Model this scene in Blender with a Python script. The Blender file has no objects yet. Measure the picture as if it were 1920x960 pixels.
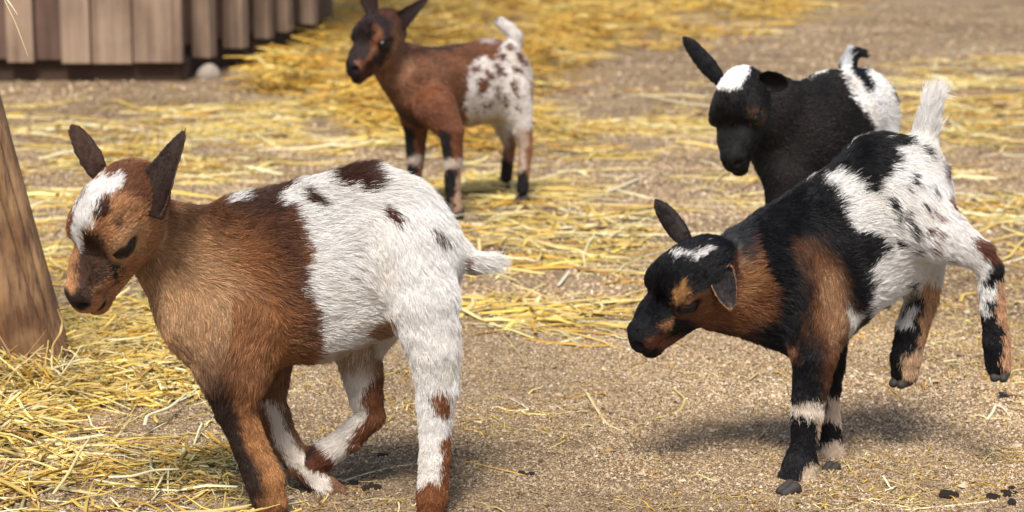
import bpy, math, random
import numpy as np
from mathutils import Vector, Matrix
RNG = np.random.default_rng(7)
random.seed(7)
SC = bpy.context.scene
COL = SC.collection
# ------------------------------------------------------------------ camera
F_PX, CAM_H, W0, H0 = 4200.0, 0.70, 1920, 960
PITCH = math.atan(770.0 / F_PX)
cam_d = bpy.data.cameras.new('camera'); cam = bpy.data.objects.new('camera', cam_d); COL.objects.link(cam)
cam.location = (0, 0, CAM_H); cam.rotation_euler = (math.pi/2 - PITCH, 0, 0)
cam_d.sensor_width = 36; cam_d.lens = F_PX / W0 * 36; cam_d.clip_start = 0.05; cam_d.clip_end = 500
cam_d.dof.use_dof = True; cam_d.dof.focus_distance = 2.40; cam_d.dof.aperture_fstop = 9.0
SC.camera = cam
# ------------------------------------------------------------------ light
SUN_EL, SUN_AZ = 54, 188           # azimuth clockwise from +Y (away from the camera)
world = bpy.data.worlds.new('World'); SC.world = world; world.use_nodes = True
nt = world.node_tree; bg = nt.nodes['Background']
sky = nt.nodes.new('ShaderNodeTexSky'); sky.sky_type = 'NISHITA'; sky.sun_disc = False
sky.sun_elevation = math.radians(SUN_EL); sky.sun_rotation = math.radians(SUN_AZ)
sky.air_density = 1.0; sky.dust_density = 3.0; sky.ozone_density = 0.6
nt.links.new(sky.outputs[0], bg.inputs[0]); bg.inputs[1].default_value = 0.115
sun_d = bpy.data.lights.new('sun', 'SUN'); sun = bpy.data.objects.new('sun', sun_d); COL.objects.link(sun)
sun_d.energy = 3.9; sun_d.angle = math.radians(17); sun_d.color = (1.0, 0.94, 0.84)
_el, _az = math.radians(SUN_EL), math.radians(SUN_AZ)
sdir = Vector((math.sin(_az)*math.cos(_el), math.cos(_az)*math.cos(_el), math.sin(_el)))
sun.rotation_euler = sdir.to_track_quat('Z', 'Y').to_euler()
sun.location = sdir * 10
SC.view_settings.view_transform = 'Standard'; SC.view_settings.look = 'None'
SC.view_settings.exposure = 0.24; SC.view_settings.gamma = 1.0
SC.render.engine = 'CYCLES'
SC.cycles.max_bounces = 6; SC.cycles.diffuse_bounces = 3; SC.cycles.use_denoising = True
SC.cycles_curves.shape = 'RIBBONS'

# ------------------------------------------------------------------ pixel <-> place helpers (used to lay the place out)
CP, SP = math.cos(PITCH), math.sin(PITCH)
def ray(px, py):
    a, b = (px-960)/F_PX, (480-py)/F_PX
    return np.array([a, CP + b*SP, -SP + b*CP])
def P(px, py, Y):
    d = ray(px, py); return np.array([0, 0, CAM_H]) + d*(Y/d[1])
def G(px, py):
    d = ray(px, py); return np.array([0, 0, CAM_H]) + d*(CAM_H/-d[2])
def project(pts):
    q = pts - np.array([0, 0, CAM_H])
    depth = q[:, 1]*CP - q[:, 2]*SP
    up = q[:, 1]*SP + q[:, 2]*CP
    return 960 + F_PX*q[:, 0]/depth, 480 - F_PX*up/depth, depth

# ------------------------------------------------------------------ noise
_perm = np.random.default_rng(3).random((64, 64, 64)).astype(np.float32)
def vnoise(p, scale, off=0.0):
    q = p*scale + off + 1000.0
    i = np.floor(q).astype(int); f = q - i; f = f*f*(3-2*f)
    i &= 63; j = (i+1) & 63
    r = 0
    for dx in (0, 1):
        for dy in (0, 1):
            for dz in (0, 1):
                w = (f[:, 0] if dx else 1-f[:, 0])*(f[:, 1] if dy else 1-f[:, 1])*(f[:, 2] if dz else 1-f[:, 2])
                r = r + w*_perm[(j if dx else i)[:, 0], (j if dy else i)[:, 1], (j if dz else i)[:, 2]]
    return r*2 - 1
def vnoise3(p, scale, off=0.0):
    return np.stack([vnoise(p, scale, off), vnoise(p, scale, off+17.3), vnoise(p, scale, off+41.7)], 1)
def nrm(v):
    return v/np.maximum(np.linalg.norm(v, axis=-1, keepdims=True), 1e-9)

# ------------------------------------------------------------------ object helpers
def link(o, parent=None):
    COL.objects.link(o)
    if parent is not None: o.parent = parent
    return o
def tag(o, label=None, cat=None, group=None, kind=None):
    if label: o['label'] = label
    if cat: o['category'] = cat
    if group: o['group'] = group
    if kind: o['kind'] = kind
    return o
def np_mesh(name, V, faces, mat, parent=None, cols=None, smooth=True):
    """faces: (n,k) int array with one k"""
    V = np.asarray(V, np.float32); faces = np.asarray(faces, np.int32)
    me = bpy.data.meshes.new(name); k = faces.shape[1]
    me.vertices.add(len(V)); me.vertices.foreach_set('co', V.ravel())
    me.loops.add(faces.size); me.loops.foreach_set('vertex_index', faces.ravel())
    me.polygons.add(len(faces))
    me.polygons.foreach_set('loop_start', np.arange(0, faces.size, k, dtype=np.int32))
    me.polygons.foreach_set('loop_total', np.full(len(faces), k, np.int32))
    me.polygons.foreach_set('use_smooth', np.full(len(faces), smooth))
    me.update(calc_edges=True); me.validate()
    if cols is not None:
        a = me.attributes.new('Col', 'FLOAT_COLOR', 'POINT')
        c = np.ones((len(V), 4), np.float32); c[:, :3] = cols
        a.data.foreach_set('color', c.ravel())
    me.materials.append(mat)
    return link(bpy.data.objects.new(name, me), parent)

def new_mat(name):
    m = bpy.data.materials.new(name); m.use_nodes = True
    n = m.node_tree; return m, n, n.nodes['Principled BSDF']
def attr_mat(name, rough=0.6, spec=0.3, coat=0, transl=None, bump=None):
    m, n, b = new_mat(name)
    a = n.nodes.new('ShaderNodeAttribute'); a.attribute_name = 'Col'
    n.links.new(a.outputs['Color'], b.inputs['Base Color'])
    b.inputs['Roughness'].default_value = rough; b.inputs['Specular IOR Level'].default_value = spec
    if bump:
        t = n.nodes.new('ShaderNodeTexNoise'); t.inputs['Scale'].default_value = bump[0]; t.inputs['Detail'].default_value = 4
        co = n.nodes.new('ShaderNodeTexCoord'); n.links.new(co.outputs['Object'], t.inputs['Vector'])
        bp = n.nodes.new('ShaderNodeBump'); bp.inputs['Strength'].default_value = bump[1]; bp.inputs['Distance'].default_value = bump[2]
        n.links.new(t.outputs['Fac'], bp.inputs['Height']); n.links.new(bp.outputs[0], b.inputs['Normal'])
    return m
M_SKIN = attr_mat('kid_skin', 0.7, 0.15)
M_FUR = attr_mat('kid_fur', 0.45, 0.3)
M_EAR = attr_mat('ear_skin', 0.6, 0.2)
M_STRAW = attr_mat('straw_stem', 0.45, 0.4)
M_GRAIN = attr_mat('gravel_grain', 0.8, 0.2)
def flat_mat(name, col, rough, spec=0.5, coat=0):
    m, n, b = new_mat(name); b.inputs['Base Color'].default_value = (*col, 1)
    b.inputs['Roughness'].default_value = rough; b.inputs['Specular IOR Level'].default_value = spec
    b.inputs['Coat Weight'].default_value = coat
    return m
M_EYE = flat_mat('eye_dark', (0.007, 0.004, 0.003), 0.04, 0.35, 0)
M_PUPIL = flat_mat('pupil_black', (0.001, 0.001, 0.001), 0.08, 0.4, 0)
m, n, b = new_mat('hoof_horn')
t = n.nodes.new('ShaderNodeTexNoise'); t.inputs['Scale'].default_value = 90
r = n.nodes.new('ShaderNodeValToRGB'); r.color_ramp.elements[0].color = (0.015, 0.013, 0.012, 1); r.color_ramp.elements[1].color = (0.05, 0.04, 0.033, 1)
co = n.nodes.new('ShaderNodeTexCoord')
n.links.new(co.outputs['Object'], t.inputs['Vector']); n.links.new(t.outputs['Fac'], r.inputs[0]); n.links.new(r.outputs[0], b.inputs['Base Color']); b.inputs['Roughness'].default_value = 0.75
M_HOOF = m

# ------------------------------------------------------------------ implicit-surface modelling (smooth unions of tapered limbs)
def round_cone(p, a, b, r1, r2):
    ba = b-a; l2 = ba@ba
    if l2 < 1e-10: return np.linalg.norm(p-a, axis=-1)-max(r1, r2)
    rr = r1-r2; a2 = l2-rr*rr
    if a2 <= 1e-8:
        return (np.linalg.norm(p-a, axis=-1)-r1) if r1 > r2 else (np.linalg.norm(p-b, axis=-1)-r2)
    il2 = 1/l2
    pa = p-a; y = pa@ba; z = y-l2
    x2 = ((pa*l2 - y[..., None]*ba)**2).sum(-1)
    y2 = y*y*l2; z2 = z*z*l2
    k = np.sign(rr)*rr*rr*x2
    d = (np.sqrt(x2*a2*il2)+y*rr)*il2 - r1
    d = np.where(np.sign(z)*a2*z2 > k, np.sqrt(x2+z2)*il2-r2, d)
    d = np.where((np.sign(z)*a2*z2 <= k) & (np.sign(y)*a2*y2 < k), np.sqrt(x2+y2)*il2-r1, d)
    return d
class Prim:
    def __init__(s, kind, a, b, r1, r2, sy=1.0, k=0.01, tag='body', flow=None, hl=0.01, R=None, sub=False):
        s.kind, s.a, s.b, s.r1, s.r2, s.sy, s.k, s.tag, s.hl, s.R, s.sub = kind, np.array(a, float), np.array(b, float), r1, r2, sy, k, tag, hl, R, sub
        s.flow = nrm(np.array(flow, float)) if flow is not None else nrm(s.b-s.a)
    def dist(s, p):
        if s.kind == 'cone':
            if s.sy == 1: return round_cone(p, s.a, s.b, s.r1, s.r2)
            q = p.copy(); q[..., 1] /= s.sy
            a = s.a.copy(); a[1] /= s.sy; b = s.b.copy(); b[1] /= s.sy
            return round_cone(q, a, b, s.r1, s.r2)
        q = (p-s.a)@s.R          # R columns = local axes
        r = s.b
        k0 = np.linalg.norm(q/r, axis=-1); k1 = np.linalg.norm(q/(r*r), axis=-1)
        return k0*(k0-1)/np.maximum(k1, 1e-9)
    def bbox(s, m):
        if s.kind == 'cone':
            r = max(s.r1, s.r2)+m; return np.minimum(s.a, s.b)-r, np.maximum(s.a, s.b)+r
        r = s.b.max()+m; return s.a-r, s.a+r
def polygonise(prims, h):
    lo = np.min([q.bbox(0.01)[0] for q in prims if not q.sub], 0); hi = np.max([q.bbox(0.01)[1] for q in prims if not q.sub], 0)
    n = np.ceil((hi-lo)/h).astype(int)+1
    Fd = np.full(n, 0.03, np.float32)
    done = set()
    for q in prims:
        gid = getattr(q, 'g', None)
        if gid in done: continue
        mates = [q] if gid is None else [z for z in prims if getattr(z, 'g', None) == gid]
        if gid is not None: done.add(gid)
        bb = [z.bbox(q.k+3*h) for z in mates]; l = np.min([z[0] for z in bb], 0); u = np.max([z[1] for z in bb], 0)
        i0 = np.maximum(np.floor((l-lo)/h).astype(int), 0); i1 = np.minimum(np.ceil((u-lo)/h).astype(int)+1, n)
        if (i1 <= i0).any(): continue
        g = np.stack(np.meshgrid(*[lo[k]+h*np.arange(i0[k], i1[k]) for k in range(3)], indexing='ij'), -1)
        d = mates[0].dist(g)
        for z in mates[1:]:
            d2_ = z.dist(g); kk = .003; hh = np.maximum(kk-np.abs(d-d2_), 0)/kk; d = np.minimum(d, d2_)-hh*hh*kk/4
        sl = tuple(slice(i0[k], i1[k]) for k in range(3)); f = Fd[sl]; k = q.k
        if q.sub:
            d = -d; hh = np.maximum(k-np.abs(f-d), 0)/k; Fd[sl] = np.maximum(f, d)+hh*hh*k/4
        else:
            hh = np.maximum(k-np.abs(f-d), 0)/k; Fd[sl] = np.minimum(f, d)-hh*hh*k/4
    return surface_nets(Fd, lo, h)
def surface_nets(Fd, lo, h):
    n = Fd.shape; S = Fd < 0
    acc = np.zeros((n[0]-1, n[1]-1, n[2]-1, 3), np.float32); cnt = np.zeros((n[0]-1, n[1]-1, n[2]-1), np.float32)
    for ax in range(3):
        s0 = [slice(None)]*3; s1 = [slice(None)]*3; s0[ax] = slice(0, -1); s1[ax] = slice(1, None)
        A, B = Fd[tuple(s0)], Fd[tuple(s1)]; cr = S[tuple(s0)] != S[tuple(s1)]
        t = np.where(cr, A/np.where(cr, A-B, 1), 0)
        o = [k for k in range(3) if k != ax]
        for d1 in (0, 1):
            for d2 in (0, 1):
                sl = [slice(None)]*3
                sl[o[0]] = slice(d1, n[o[0]]-1+d1); sl[o[1]] = slice(d2, n[o[1]]-1+d2)
                c = cr[tuple(sl)]; cnt += c
                acc[..., ax] += c*t[tuple(sl)]; acc[..., o[0]] += c*d1; acc[..., o[1]] += c*d2
    act = cnt > 0; idx = -np.ones(act.shape, np.int64); I = np.argwhere(act); idx[act] = np.arange(len(I))
    V = lo + h*(I + acc[act]/cnt[act][:, None])
    Q = []
    for ax in range(3):
        s0 = [slice(None)]*3; s1 = [slice(None)]*3; s0[ax] = slice(0, -1); s1[ax] = slice(1, None)
        A, B = S[tuple(s0)], S[tuple(s1)]; E = np.argwhere(A != B)
        o = [(ax+1) % 3, (ax+2) % 3]
        ok = (E[:, o[0]] > 0) & (E[:, o[1]] > 0) & (E[:, o[0]] < n[o[0]]-1) & (E[:, o[1]] < n[o[1]]-1); E = E[ok]
        def at(d0, d1):
            e = E.copy(); e[:, o[0]] -= d0; e[:, o[1]] -= d1; return idx[e[:, 0], e[:, 1], e[:, 2]]
        q = np.stack([at(1, 1), at(0, 1), at(0, 0), at(1, 0)], 1)
        fl = A[E[:, 0], E[:, 1], E[:, 2]]
        q[~fl] = q[~fl][:, ::-1]; Q.append(q)
    return V, np.concatenate(Q)
def relax(V, Q, it=2, lam=0.5):
    e = np.concatenate([Q[:, [0, 1]], Q[:, [1, 2]], Q[:, [2, 3]], Q[:, [3, 0]]]); e = np.concatenate([e, e[:, ::-1]])
    deg = np.bincount(e[:, 0], minlength=len(V))[:, None]
    for _ in range(it):
        s = np.stack([np.bincount(e[:, 0], V[e[:, 1], k], minlength=len(V)) for k in range(3)], 1)
        V = V + lam*(s/np.maximum(deg, 1)-V)
    return V
def vert_normals(V, Q):
    fn = np.cross(V[Q[:, 2]]-V[Q[:, 0]], V[Q[:, 3]]-V[Q[:, 1]])
    N = np.stack([sum(np.bincount(Q[:, j], fn[:, k], minlength=len(V)) for j in range(4)) for k in range(3)], 1)
    return nrm(N)

# ------------------------------------------------------------------ fur
def grow_fur(name, parent, V, Q, N, flow, hl, tags, colour, n, width, rise=0.35, keep=None, gray=0.12):
    T = np.concatenate([Q[:, [0, 1, 2]], Q[:, [0, 2, 3]]])
    ar = np.linalg.norm(np.cross(V[T[:, 1]]-V[T[:, 0]], V[T[:, 2]]-V[T[:, 0]]), axis=1)
    w = ar*(1.0/np.sqrt(np.maximum(hl[T[:, 0]], 0.002)/0.008))
    t = T[RNG.choice(len(T), n, p=w/w.sum())]
    a, b = RNG.random(n), RNG.random(n); fl = a+b > 1; a[fl] = 1-a[fl]; b[fl] = 1-b[fl]; c = 1-a-b
    bar = np.stack([c, a, b], 1)
    it = lambda A: (A[t]*(bar[..., None] if A.ndim == 2 else bar)).sum(1)
    p = it(V); nn = nrm(it(N)); fw = it(flow); L = it(hl); tg = tags[t[:, 0]]
    if keep is not None:
        kk = keep(p); p, nn, fw, L, tg = p[kk], nn[kk], fw[kk], L[kk], tg[kk]; n = len(p)
    leg_ = np.isin(tg, ['NH', 'FH', 'NF', 'FF'])[:, None]
    fw = fw + np.where(leg_, .25, .5)*vnoise3(p, 28, 5) + np.array([0, 0, -0.18])
    tang = nrm(fw - (fw*nn).sum(1, keepdims=True)*nn)
    clump = vnoise3(p, 300, 9)*0.26 + vnoise3(p, 90, 3)*0.18
    L = L*(0.62+0.55*RNG.random(n))*(1+0.25*vnoise(p, 60, 2))
    d0 = nrm(tang + nn*(rise*1.5) + 0.5*clump + RNG.normal(0, 0.12, (n, 3)))
    d1 = nrm(tang + nn*(rise*0.75) + clump + RNG.normal(0, 0.12, (n, 3)))
    d2 = nrm(tang*1.1 + nn*(rise*0.3) + 1.2*clump + RNG.normal(0, 0.15, (n, 3)) + np.array([0, 0, -0.08]))
    root = p - nn*0.0004
    pts = np.stack([root, root+d0*L[:, None]*0.3, root+d0*L[:, None]*0.3+d1*L[:, None]*0.35,
                    root+d0*L[:, None]*0.3+d1*L[:, None]*0.35+d2*L[:, None]*0.35], 1).astype(np.float32)
    rgb = colour(p, tg)
    lum = rgb.mean(1, keepdims=True); gs_ = np.where(lum > .4, .07, np.where(lum > .03, .34, .2))
    v = np.exp(RNG.normal(0, 1, (n, 1))*gs_ + 0.10*vnoise(p, 200, 7)[:, None]*(lum < .4))
    rgb = np.clip(rgb*v, 0, 0.92)
    cu = bpy.data.hair_curves.new(name); cu.add_curves([4]*n)
    cu.attributes['position'].data.foreach_set('vector', pts.ravel())
    ra = cu.attributes.get('radius') or cu.attributes.new('radius', 'FLOAT', 'POINT')
    wd = width*0.5*(0.7+0.6*RNG.random((n, 1)))*np.array([[1.0, 0.95, 0.7, 0.12]])
    ra.data.foreach_set('value', wd.astype(np.float32).ravel())
    ca = cu.attributes.new('Col', 'FLOAT_COLOR', 'CURVE')
    c4 = np.ones((n, 4), np.float32); c4[:, :3] = rgb; ca.data.foreach_set('color', c4.ravel())
    cu.materials.append(M_FUR)
    return link(bpy.data.objects.new(name, cu), parent)

# ------------------------------------------------------------------ coat patterns
def poly_sd(u, v, poly):
    P_ = np.array(poly, float); n = len(P_); d = np.full(len(u), 1e18); s = np.ones(len(u))
    for i in range(n):
        a, b = P_[i], P_[(i-1) % n]; e = b-a; wx, wy = u-a[0], v-a[1]
        t = np.clip((wx*e[0]+wy*e[1])/max(e@e, 1e-9), 0, 1)
        d = np.minimum(d, (wx-e[0]*t)**2+(wy-e[1]*t)**2)
        c1 = v >= a[1]; c2 = v < b[1]; c3 = e[0]*wy > e[1]*wx
        fl = (c1 & c2 & c3) | (~c1 & ~c2 & ~c3); s[fl] *= -1
    return s*np.sqrt(d)
def coat_fn(base, patches, head_inv=None, headpaint=(), warp=8):
    """base: {tag: rgb}; patches: (tags or None, polygon on the animal's side chart, rgb, feather, density)"""
    def f(p, tg):
        u, v, dep = project(p)
        wu = vnoise(p, 70, 1)*warp + vnoise(p, 200, 4)*warp*0.55; wv = vnoise(p, 70, 21)*warp + vnoise(p, 200, 14)*warp*0.55; wu = wu+RNG.normal(0, warp*.35, len(p)); wv = wv+RNG.normal(0, warp*.35, len(p))
        c = np.zeros((len(p), 3)); c[:] = base['*']
        for k, col in base.items():
            if k != '*': c[tg == k] = col
        # soft natural mottling
        c *= (1+0.16*vnoise(p, 40, 8)+.10*vnoise(p, 110, 28))[:, None]
        rnd = RNG.random(len(p))
        for tags, poly, col, fe, dens in patches:
            sd = poly_sd(u+wu, v+wv, poly)
            a = np.clip(0.5-sd/max(fe, 0.5), 0, 1)*dens
            if tags is not None: a = a*np.isin(tg, list(tags))
            if dens < 1 or fe > 14: m_ = a[:, None]
            else: m_ = (rnd < a)[:, None].astype(float)
            c = c*(1-m_)+np.array(col)*m_
        pale = (c.mean(1) > .4)[:, None]; dirt = np.clip(vnoise(p, 22, 31)*.6+vnoise(p, 75, 11)*.4+.02, 0, 1)[:, None]*.4
        c = np.where(pale, c*(1-dirt*np.array([.16, .26, .42])), c)
        if head_inv is not None:
            q = head_inv(p); hd = np.isin(tg, ['head'])
            for cen, rad, col in headpaint:
                qq = q.copy(); qq[:, 1] = np.abs(qq[:, 1]) if cen[1] >= 0 else qq[:, 1]
                e = np.linalg.norm((qq-np.array(cen))/np.array(rad), axis=1)
                m_ = (np.clip((1.15-e)/0.3, 0, 1)*hd)[:, None]
                c = c*(1-m_)+np.array(col)*m_
        return c
    return f

# ------------------------------------------------------------------ head
SQ = 0.86
def sq(q):
    q = np.array(q, float); q[..., 0] = np.where(q[..., 0] > 3, 3+(q[..., 0]-3)*SQ, q[..., 0]); return q
def unsq(q):
    q = np.array(q, float); q[..., 0] = np.where(q[..., 0] > 3, 3+(q[..., 0]-3)/SQ, q[..., 0]); return q
HEAD = dict(eyeN=(3.8, 2.95, 0.2), eyeF=(3.8, -2.95, 0.2), nose=(9.55, 0, -2.4), chin=(7.3, 0, -6.0), earN=(-1.0, 3.0, 2.3), earF=(-1.0, -3.0, 2.3),
            poll=(-1.0, 0, 4.5), jaw=(0.5, 2.0, -5.2), brow=(4.3, 0, 2.6))
def euler(y, p, r):
    return np.array(Matrix.Rotation(y, 3, 'Z') @ Matrix.Rotation(p, 3, 'Y') @ Matrix.Rotation(r, 3, 'X'))
def fit_head(marks, Y0, scale, yaw0=150, yprior=None):
    """turn, place and size a head so that its landmarks fall where they were measured"""
    keys = list(marks); L = np.array([HEAD[k] for k in keys]); T = np.array([marks[k] for k in keys], float)
    wt = np.array([{'eyeN': 2.5, 'nose': 2.2, 'chin': 1.5, 'eyeF': 1.5}.get(k, 1.0) for k in keys])
    def res(x):
        R = euler(*x[:3]); c = P(x[3], x[4], Y0); pts = c + (L*0.01*x[5])@R.T
        u, v, _ = project(pts); return np.concatenate([(u-T[:, 0])*wt, (v-T[:, 1])*wt, [150*(x[5]-scale)/scale, 25*x[2], 0 if yprior is None else 300*(x[0]-math.radians(yprior))]])
    best = None
    for y0 in (yaw0, yaw0+25, yaw0+50, yaw0+75):
        for p0 in (20, 50):
            x = np.array([math.radians(y0), math.radians(p0), 0, T[:, 0].mean(), T[:, 1].mean(), scale])
            lam = 1e-2; r0 = res(x); c0 = r0@r0
            for _ in range(60):
                J = np.stack([(res(x+e)-r0)/np.abs(e).sum() for e in np.diag([1e-4, 1e-4, 1e-4, .1, .1, 1e-4])], 1)
                A = J.T@J; st = np.linalg.solve(A+lam*np.diag(np.diag(A)), -J.T@r0); x2 = x+st; r2 = res(x2); c2 = r2@r2
                if c2 < c0: x, r0, c0, lam = x2, r2, c2, lam*0.5
                else: lam *= 3
            if best is None or c0 < best[0]: best = (c0, x)
    x = best[1]; print('HEAD', dict(zip(keys, np.round(res(x)[:2*len(keys)].reshape(2,-1).T,0).tolist())), round(best[0]), [round(math.degrees(a)) for a in x[:3]], x[3:])
    return euler(*x[:3]), P(x[3], x[4], Y0), 0.01*x[5]
def head_prims(R, c, s, lid=1.0):
    W = lambda q: c + R@(sq(q)*s)
    fl = lambda q: R@np.array(q, float)
    pr = []
    def E(cen, rad, k=0.8, flow=(-1, 0, -0.2), hl=0.0045, **kw):
        pr.append(Prim('ell', W(cen), np.array(rad)*s, 0, 0, R=R, k=k*s, tag='head', flow=fl(flow), hl=hl, **kw))
    def C(a, b, r1, r2, k=0.8, flow=(-1, 0, -0.2), hl=0.0045, **kw):
        pr.append(Prim('cone', W(a), W(b), r1*s, r2*s, k=k*s, tag='head', flow=fl(flow), hl=hl, **kw))
    E((0, 0, 0), (4.4, 3.3, 3.9), 1, flow=(-1, 0, 0.1), hl=0.007)
    E((2.5, 0, 1.2), (2.9, 2.6, 2.8), 1.5, flow=(-1, 0, .6), hl=0.009)
    C((2.8, 0, -1.1), (8.6, 0, -2.5), 2.5, 1.35, 1.3)
    E((9.0, 0, -2.45), (1.55, 1.6, 1.35), 0.8, hl=0.0022)
    E((9.0, 0, -3.65), (1.4, 1.5, 1.0), 0.6, hl=0.002)
    C((0.6, 0, -3.1), (7.4, 0, -4.8), 2.3, 1.15, 0.7, flow=(-1, 0, -0.2), hl=0.005)
    E((8.3, 0, -5.1), (1.1, 1.2, 0.95), 0.5, flow=(-1, 0, -0.2), hl=0.003)
    for sd in (1, -1):
        E((1.3, 1.4*sd, -1.9), (2.9, 1.55, 2.5), 1.0, hl=0.006)
        E((3.4, 2.1*sd, 1.0), (1.9, 1.2, 1.3), 0.9, flow=(-.8, 0, .6))
        E((5.2, 1.3*sd, -1.5), (2.6, 1.15, 1.2), 1.0)
        # socket, lids
        E((4.0, 3.35*sd, 0.2), (1.5, 1.3, 0.92*lid), 0.12, sub=True)
        C((5.3, 2.4*sd, -0.15), (4.1, 3.2*sd, 1.05*lid), 0.16, 0.26, 0.2, hl=0.0025)
        C((4.1, 3.2*sd, 1.05*lid), (2.5, 2.9*sd, 0.55), 0.26, 0.2, 0.2, hl=0.0025)
        C((5.3, 2.4*sd, -0.2), (4.1, 3.05*sd, -0.75*lid), 0.15, 0.18, 0.2, hl=0.0022)
        C((4.1, 3.05*sd, -0.75*lid), (2.5, 2.9*sd, 0.2), 0.18, 0.16, 0.2, hl=0.0022)
        # nostril, mouth line
        E((10.35, 0.85*sd, -2.6), (0.75, 0.42, 0.42), 0.12, sub=True)
        C((10.3, 0.3*sd, -4.5), (8.6, 1.5*sd, -4.35), 0.22, 0.28, 0.15, sub=True)
        C((8.6, 1.5*sd, -4.35), (5.8, 2.2*sd, -3.1), 0.28, 0.18, 0.15, sub=True)
    return pr
def blob(name, centre, R, rad, mat, parent, seg=24):
    th = np.linspace(0, math.pi, seg//2+1); ph = np.linspace(0, 2*math.pi, seg, endpoint=False)
    V = [[math.cos(t), math.sin(t)*math.cos(q), math.sin(t)*math.sin(q)] for t in th for q in ph]
    V = (np.array(V)*np.array(rad))@np.array(R).T + centre
    n = seg; Q = [[i*n+j, i*n+(j+1) % n, (i+1)*n+(j+1) % n, (i+1)*n+j] for i in range(seg//2) for j in range(n)]
    return np_mesh(name, V, Q, mat, parent)
def add_eyes(root, R, c, s):
    for sd in (1, -1):
        e = blob('eye', c+R@(np.array([3.8, 2.6*sd, 0.15])*s), R, np.array([1.25, 1.02, 0.98])*s, M_EYE, root)
        out = nrm(np.array([0.30, 1.0*sd, 0.05])); x = nrm(np.cross(out, [0, 0, 1])); z = np.cross(x, out)
        Rl = np.stack([x, out, z], 1)
        blob('pupil', c+R@((np.array([3.8, 2.6*sd, 0.15])+out*0.9)*s), R@Rl, np.array([0.42, 0.16, 0.2])*s, M_PUPIL, e)
def add_ear(root, base, tip, width, face, col_out, col_in, cup=0.45, bend=0.0, n_hair=9000, hw=0.0004, curl=None, prof=(.55, .80, 1.0, .93, .74, .50, .10)):
    """leaf-shaped cupped ear with real thickness; face = the way its hollow opens"""
    base, tip = np.array(base), np.array(tip); ax = nrm(tip-base); Ln = np.linalg.norm(tip-base)
    face = nrm(np.array(face, float)); face = nrm(face-(face@ax)*ax); side = np.cross(ax, face)
    nt_, na = 26, 14; th = 0.0016
    outer, inner = [], []
    for i in range(nt_):
        t = i/(nt_-1)
        wd = width*0.5*(np.interp(t, [0, .12, .35, .6, .8, .93, 1], prof))
        cen = base + ax*Ln*t + face*bend*Ln*(t*t)
        if curl is not None: cen = cen + np.array(curl)*(max(t-0.35, 0)**1.6)
        opening = np.interp(t, [0, .3, 1], [1.35, 1.05, 0.75])
        for arr, off in ((outer, 0), (inner, 1)):
            for j in range(na):
                a = (j/(na-1)*2-1)*opening*1.15
                rr = wd/ max(math.sin(min(opening*1.15, 1.5)), .3)
                rr2 = rr-off*th*math.cos(a*0.6)
                arr.append(cen + side*math.sin(a)*rr2 - face*(math.cos(a)-math.cos(opening))*rr2*cup*1.4)
    V = np.array(outer+inner); nO = nt_*na; Q = []
    for i in range(nt_-1):
        for j in range(na-1):
            a = i*na+j; Q.append([a, a+1, a+na+1, a+na]); Q.append([nO+a, nO+a+na, nO+a+na+1, nO+a+1])
        for j, rev in ((0, 0), (na-1, 1)):
            a = i*na+j; q = [a, a+na, nO+a+na, nO+a]; Q.append(q[::-1] if rev else q)
    for i in (0, nt_-1):
        for j in range(na-1):
            a = i*na+j; q = [a, nO+a, nO+a+1, a+1]; Q.append(q if i == 0 else q[::-1])
    Q = np.array(Q)
    isin = np.arange(len(V)) >= nO
    N = vert_normals(V, Q)
    mid = V[:nO].reshape(nt_, na, 3)[:, na//2]
    # outward check on the back of the ear
    if ((N[:nO]*(-face)).sum(1)).mean() < 0: Q = Q[:, ::-1].copy(); N = -N
    cols = np.where(isin[:, None], col_in, col_out)
    o = np_mesh('ear', V, Q, M_EAR, root, cols)
    flow = np.tile(ax, (len(V), 1)); hl = np.where(isin, 0.003, 0.0042)
    tg = np.where(isin, 'in', 'out')
    cf = lambda p, t: np.where((t == 'in')[:, None], np.array(col_in), np.array(col_out))*(1+0.25*vnoise(p, 90, 3))[:, None]
    grow_fur('ear_fur', o, V, Q, N, flow, hl, tg, cf, n_hair, hw, rise=0.25)
    return o
def add_hoof(root, foot, direction, s=1.0):
    d = np.array(direction, float); d[2] = 0; d = nrm(d); sd = np.cross([0, 0, 1], d); pr = []
    for k in (1, -1):
        a = foot - d*0.002*s + sd*k*0.0065*s + np.array([0, 0, 0.012*s]); b = foot + d*0.014*s + sd*k*0.006*s + np.array([0, 0, 0.0055*s])
        pr.append(Prim('cone', a, b, 0.0085*s, 0.0052*s, k=0.001))
        pr.append(Prim('cone', foot+sd*k*0.0065*s-d*0.006*s+np.array([0, 0, 0.007*s]), b, 0.0065*s, 0.0052*s, k=0.003))
    V, Q = polygonise(pr, 0.0015*s); V = relax(V, Q, 1)
    return np_mesh('hoof', V, Q, M_HOOF, root)

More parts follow.
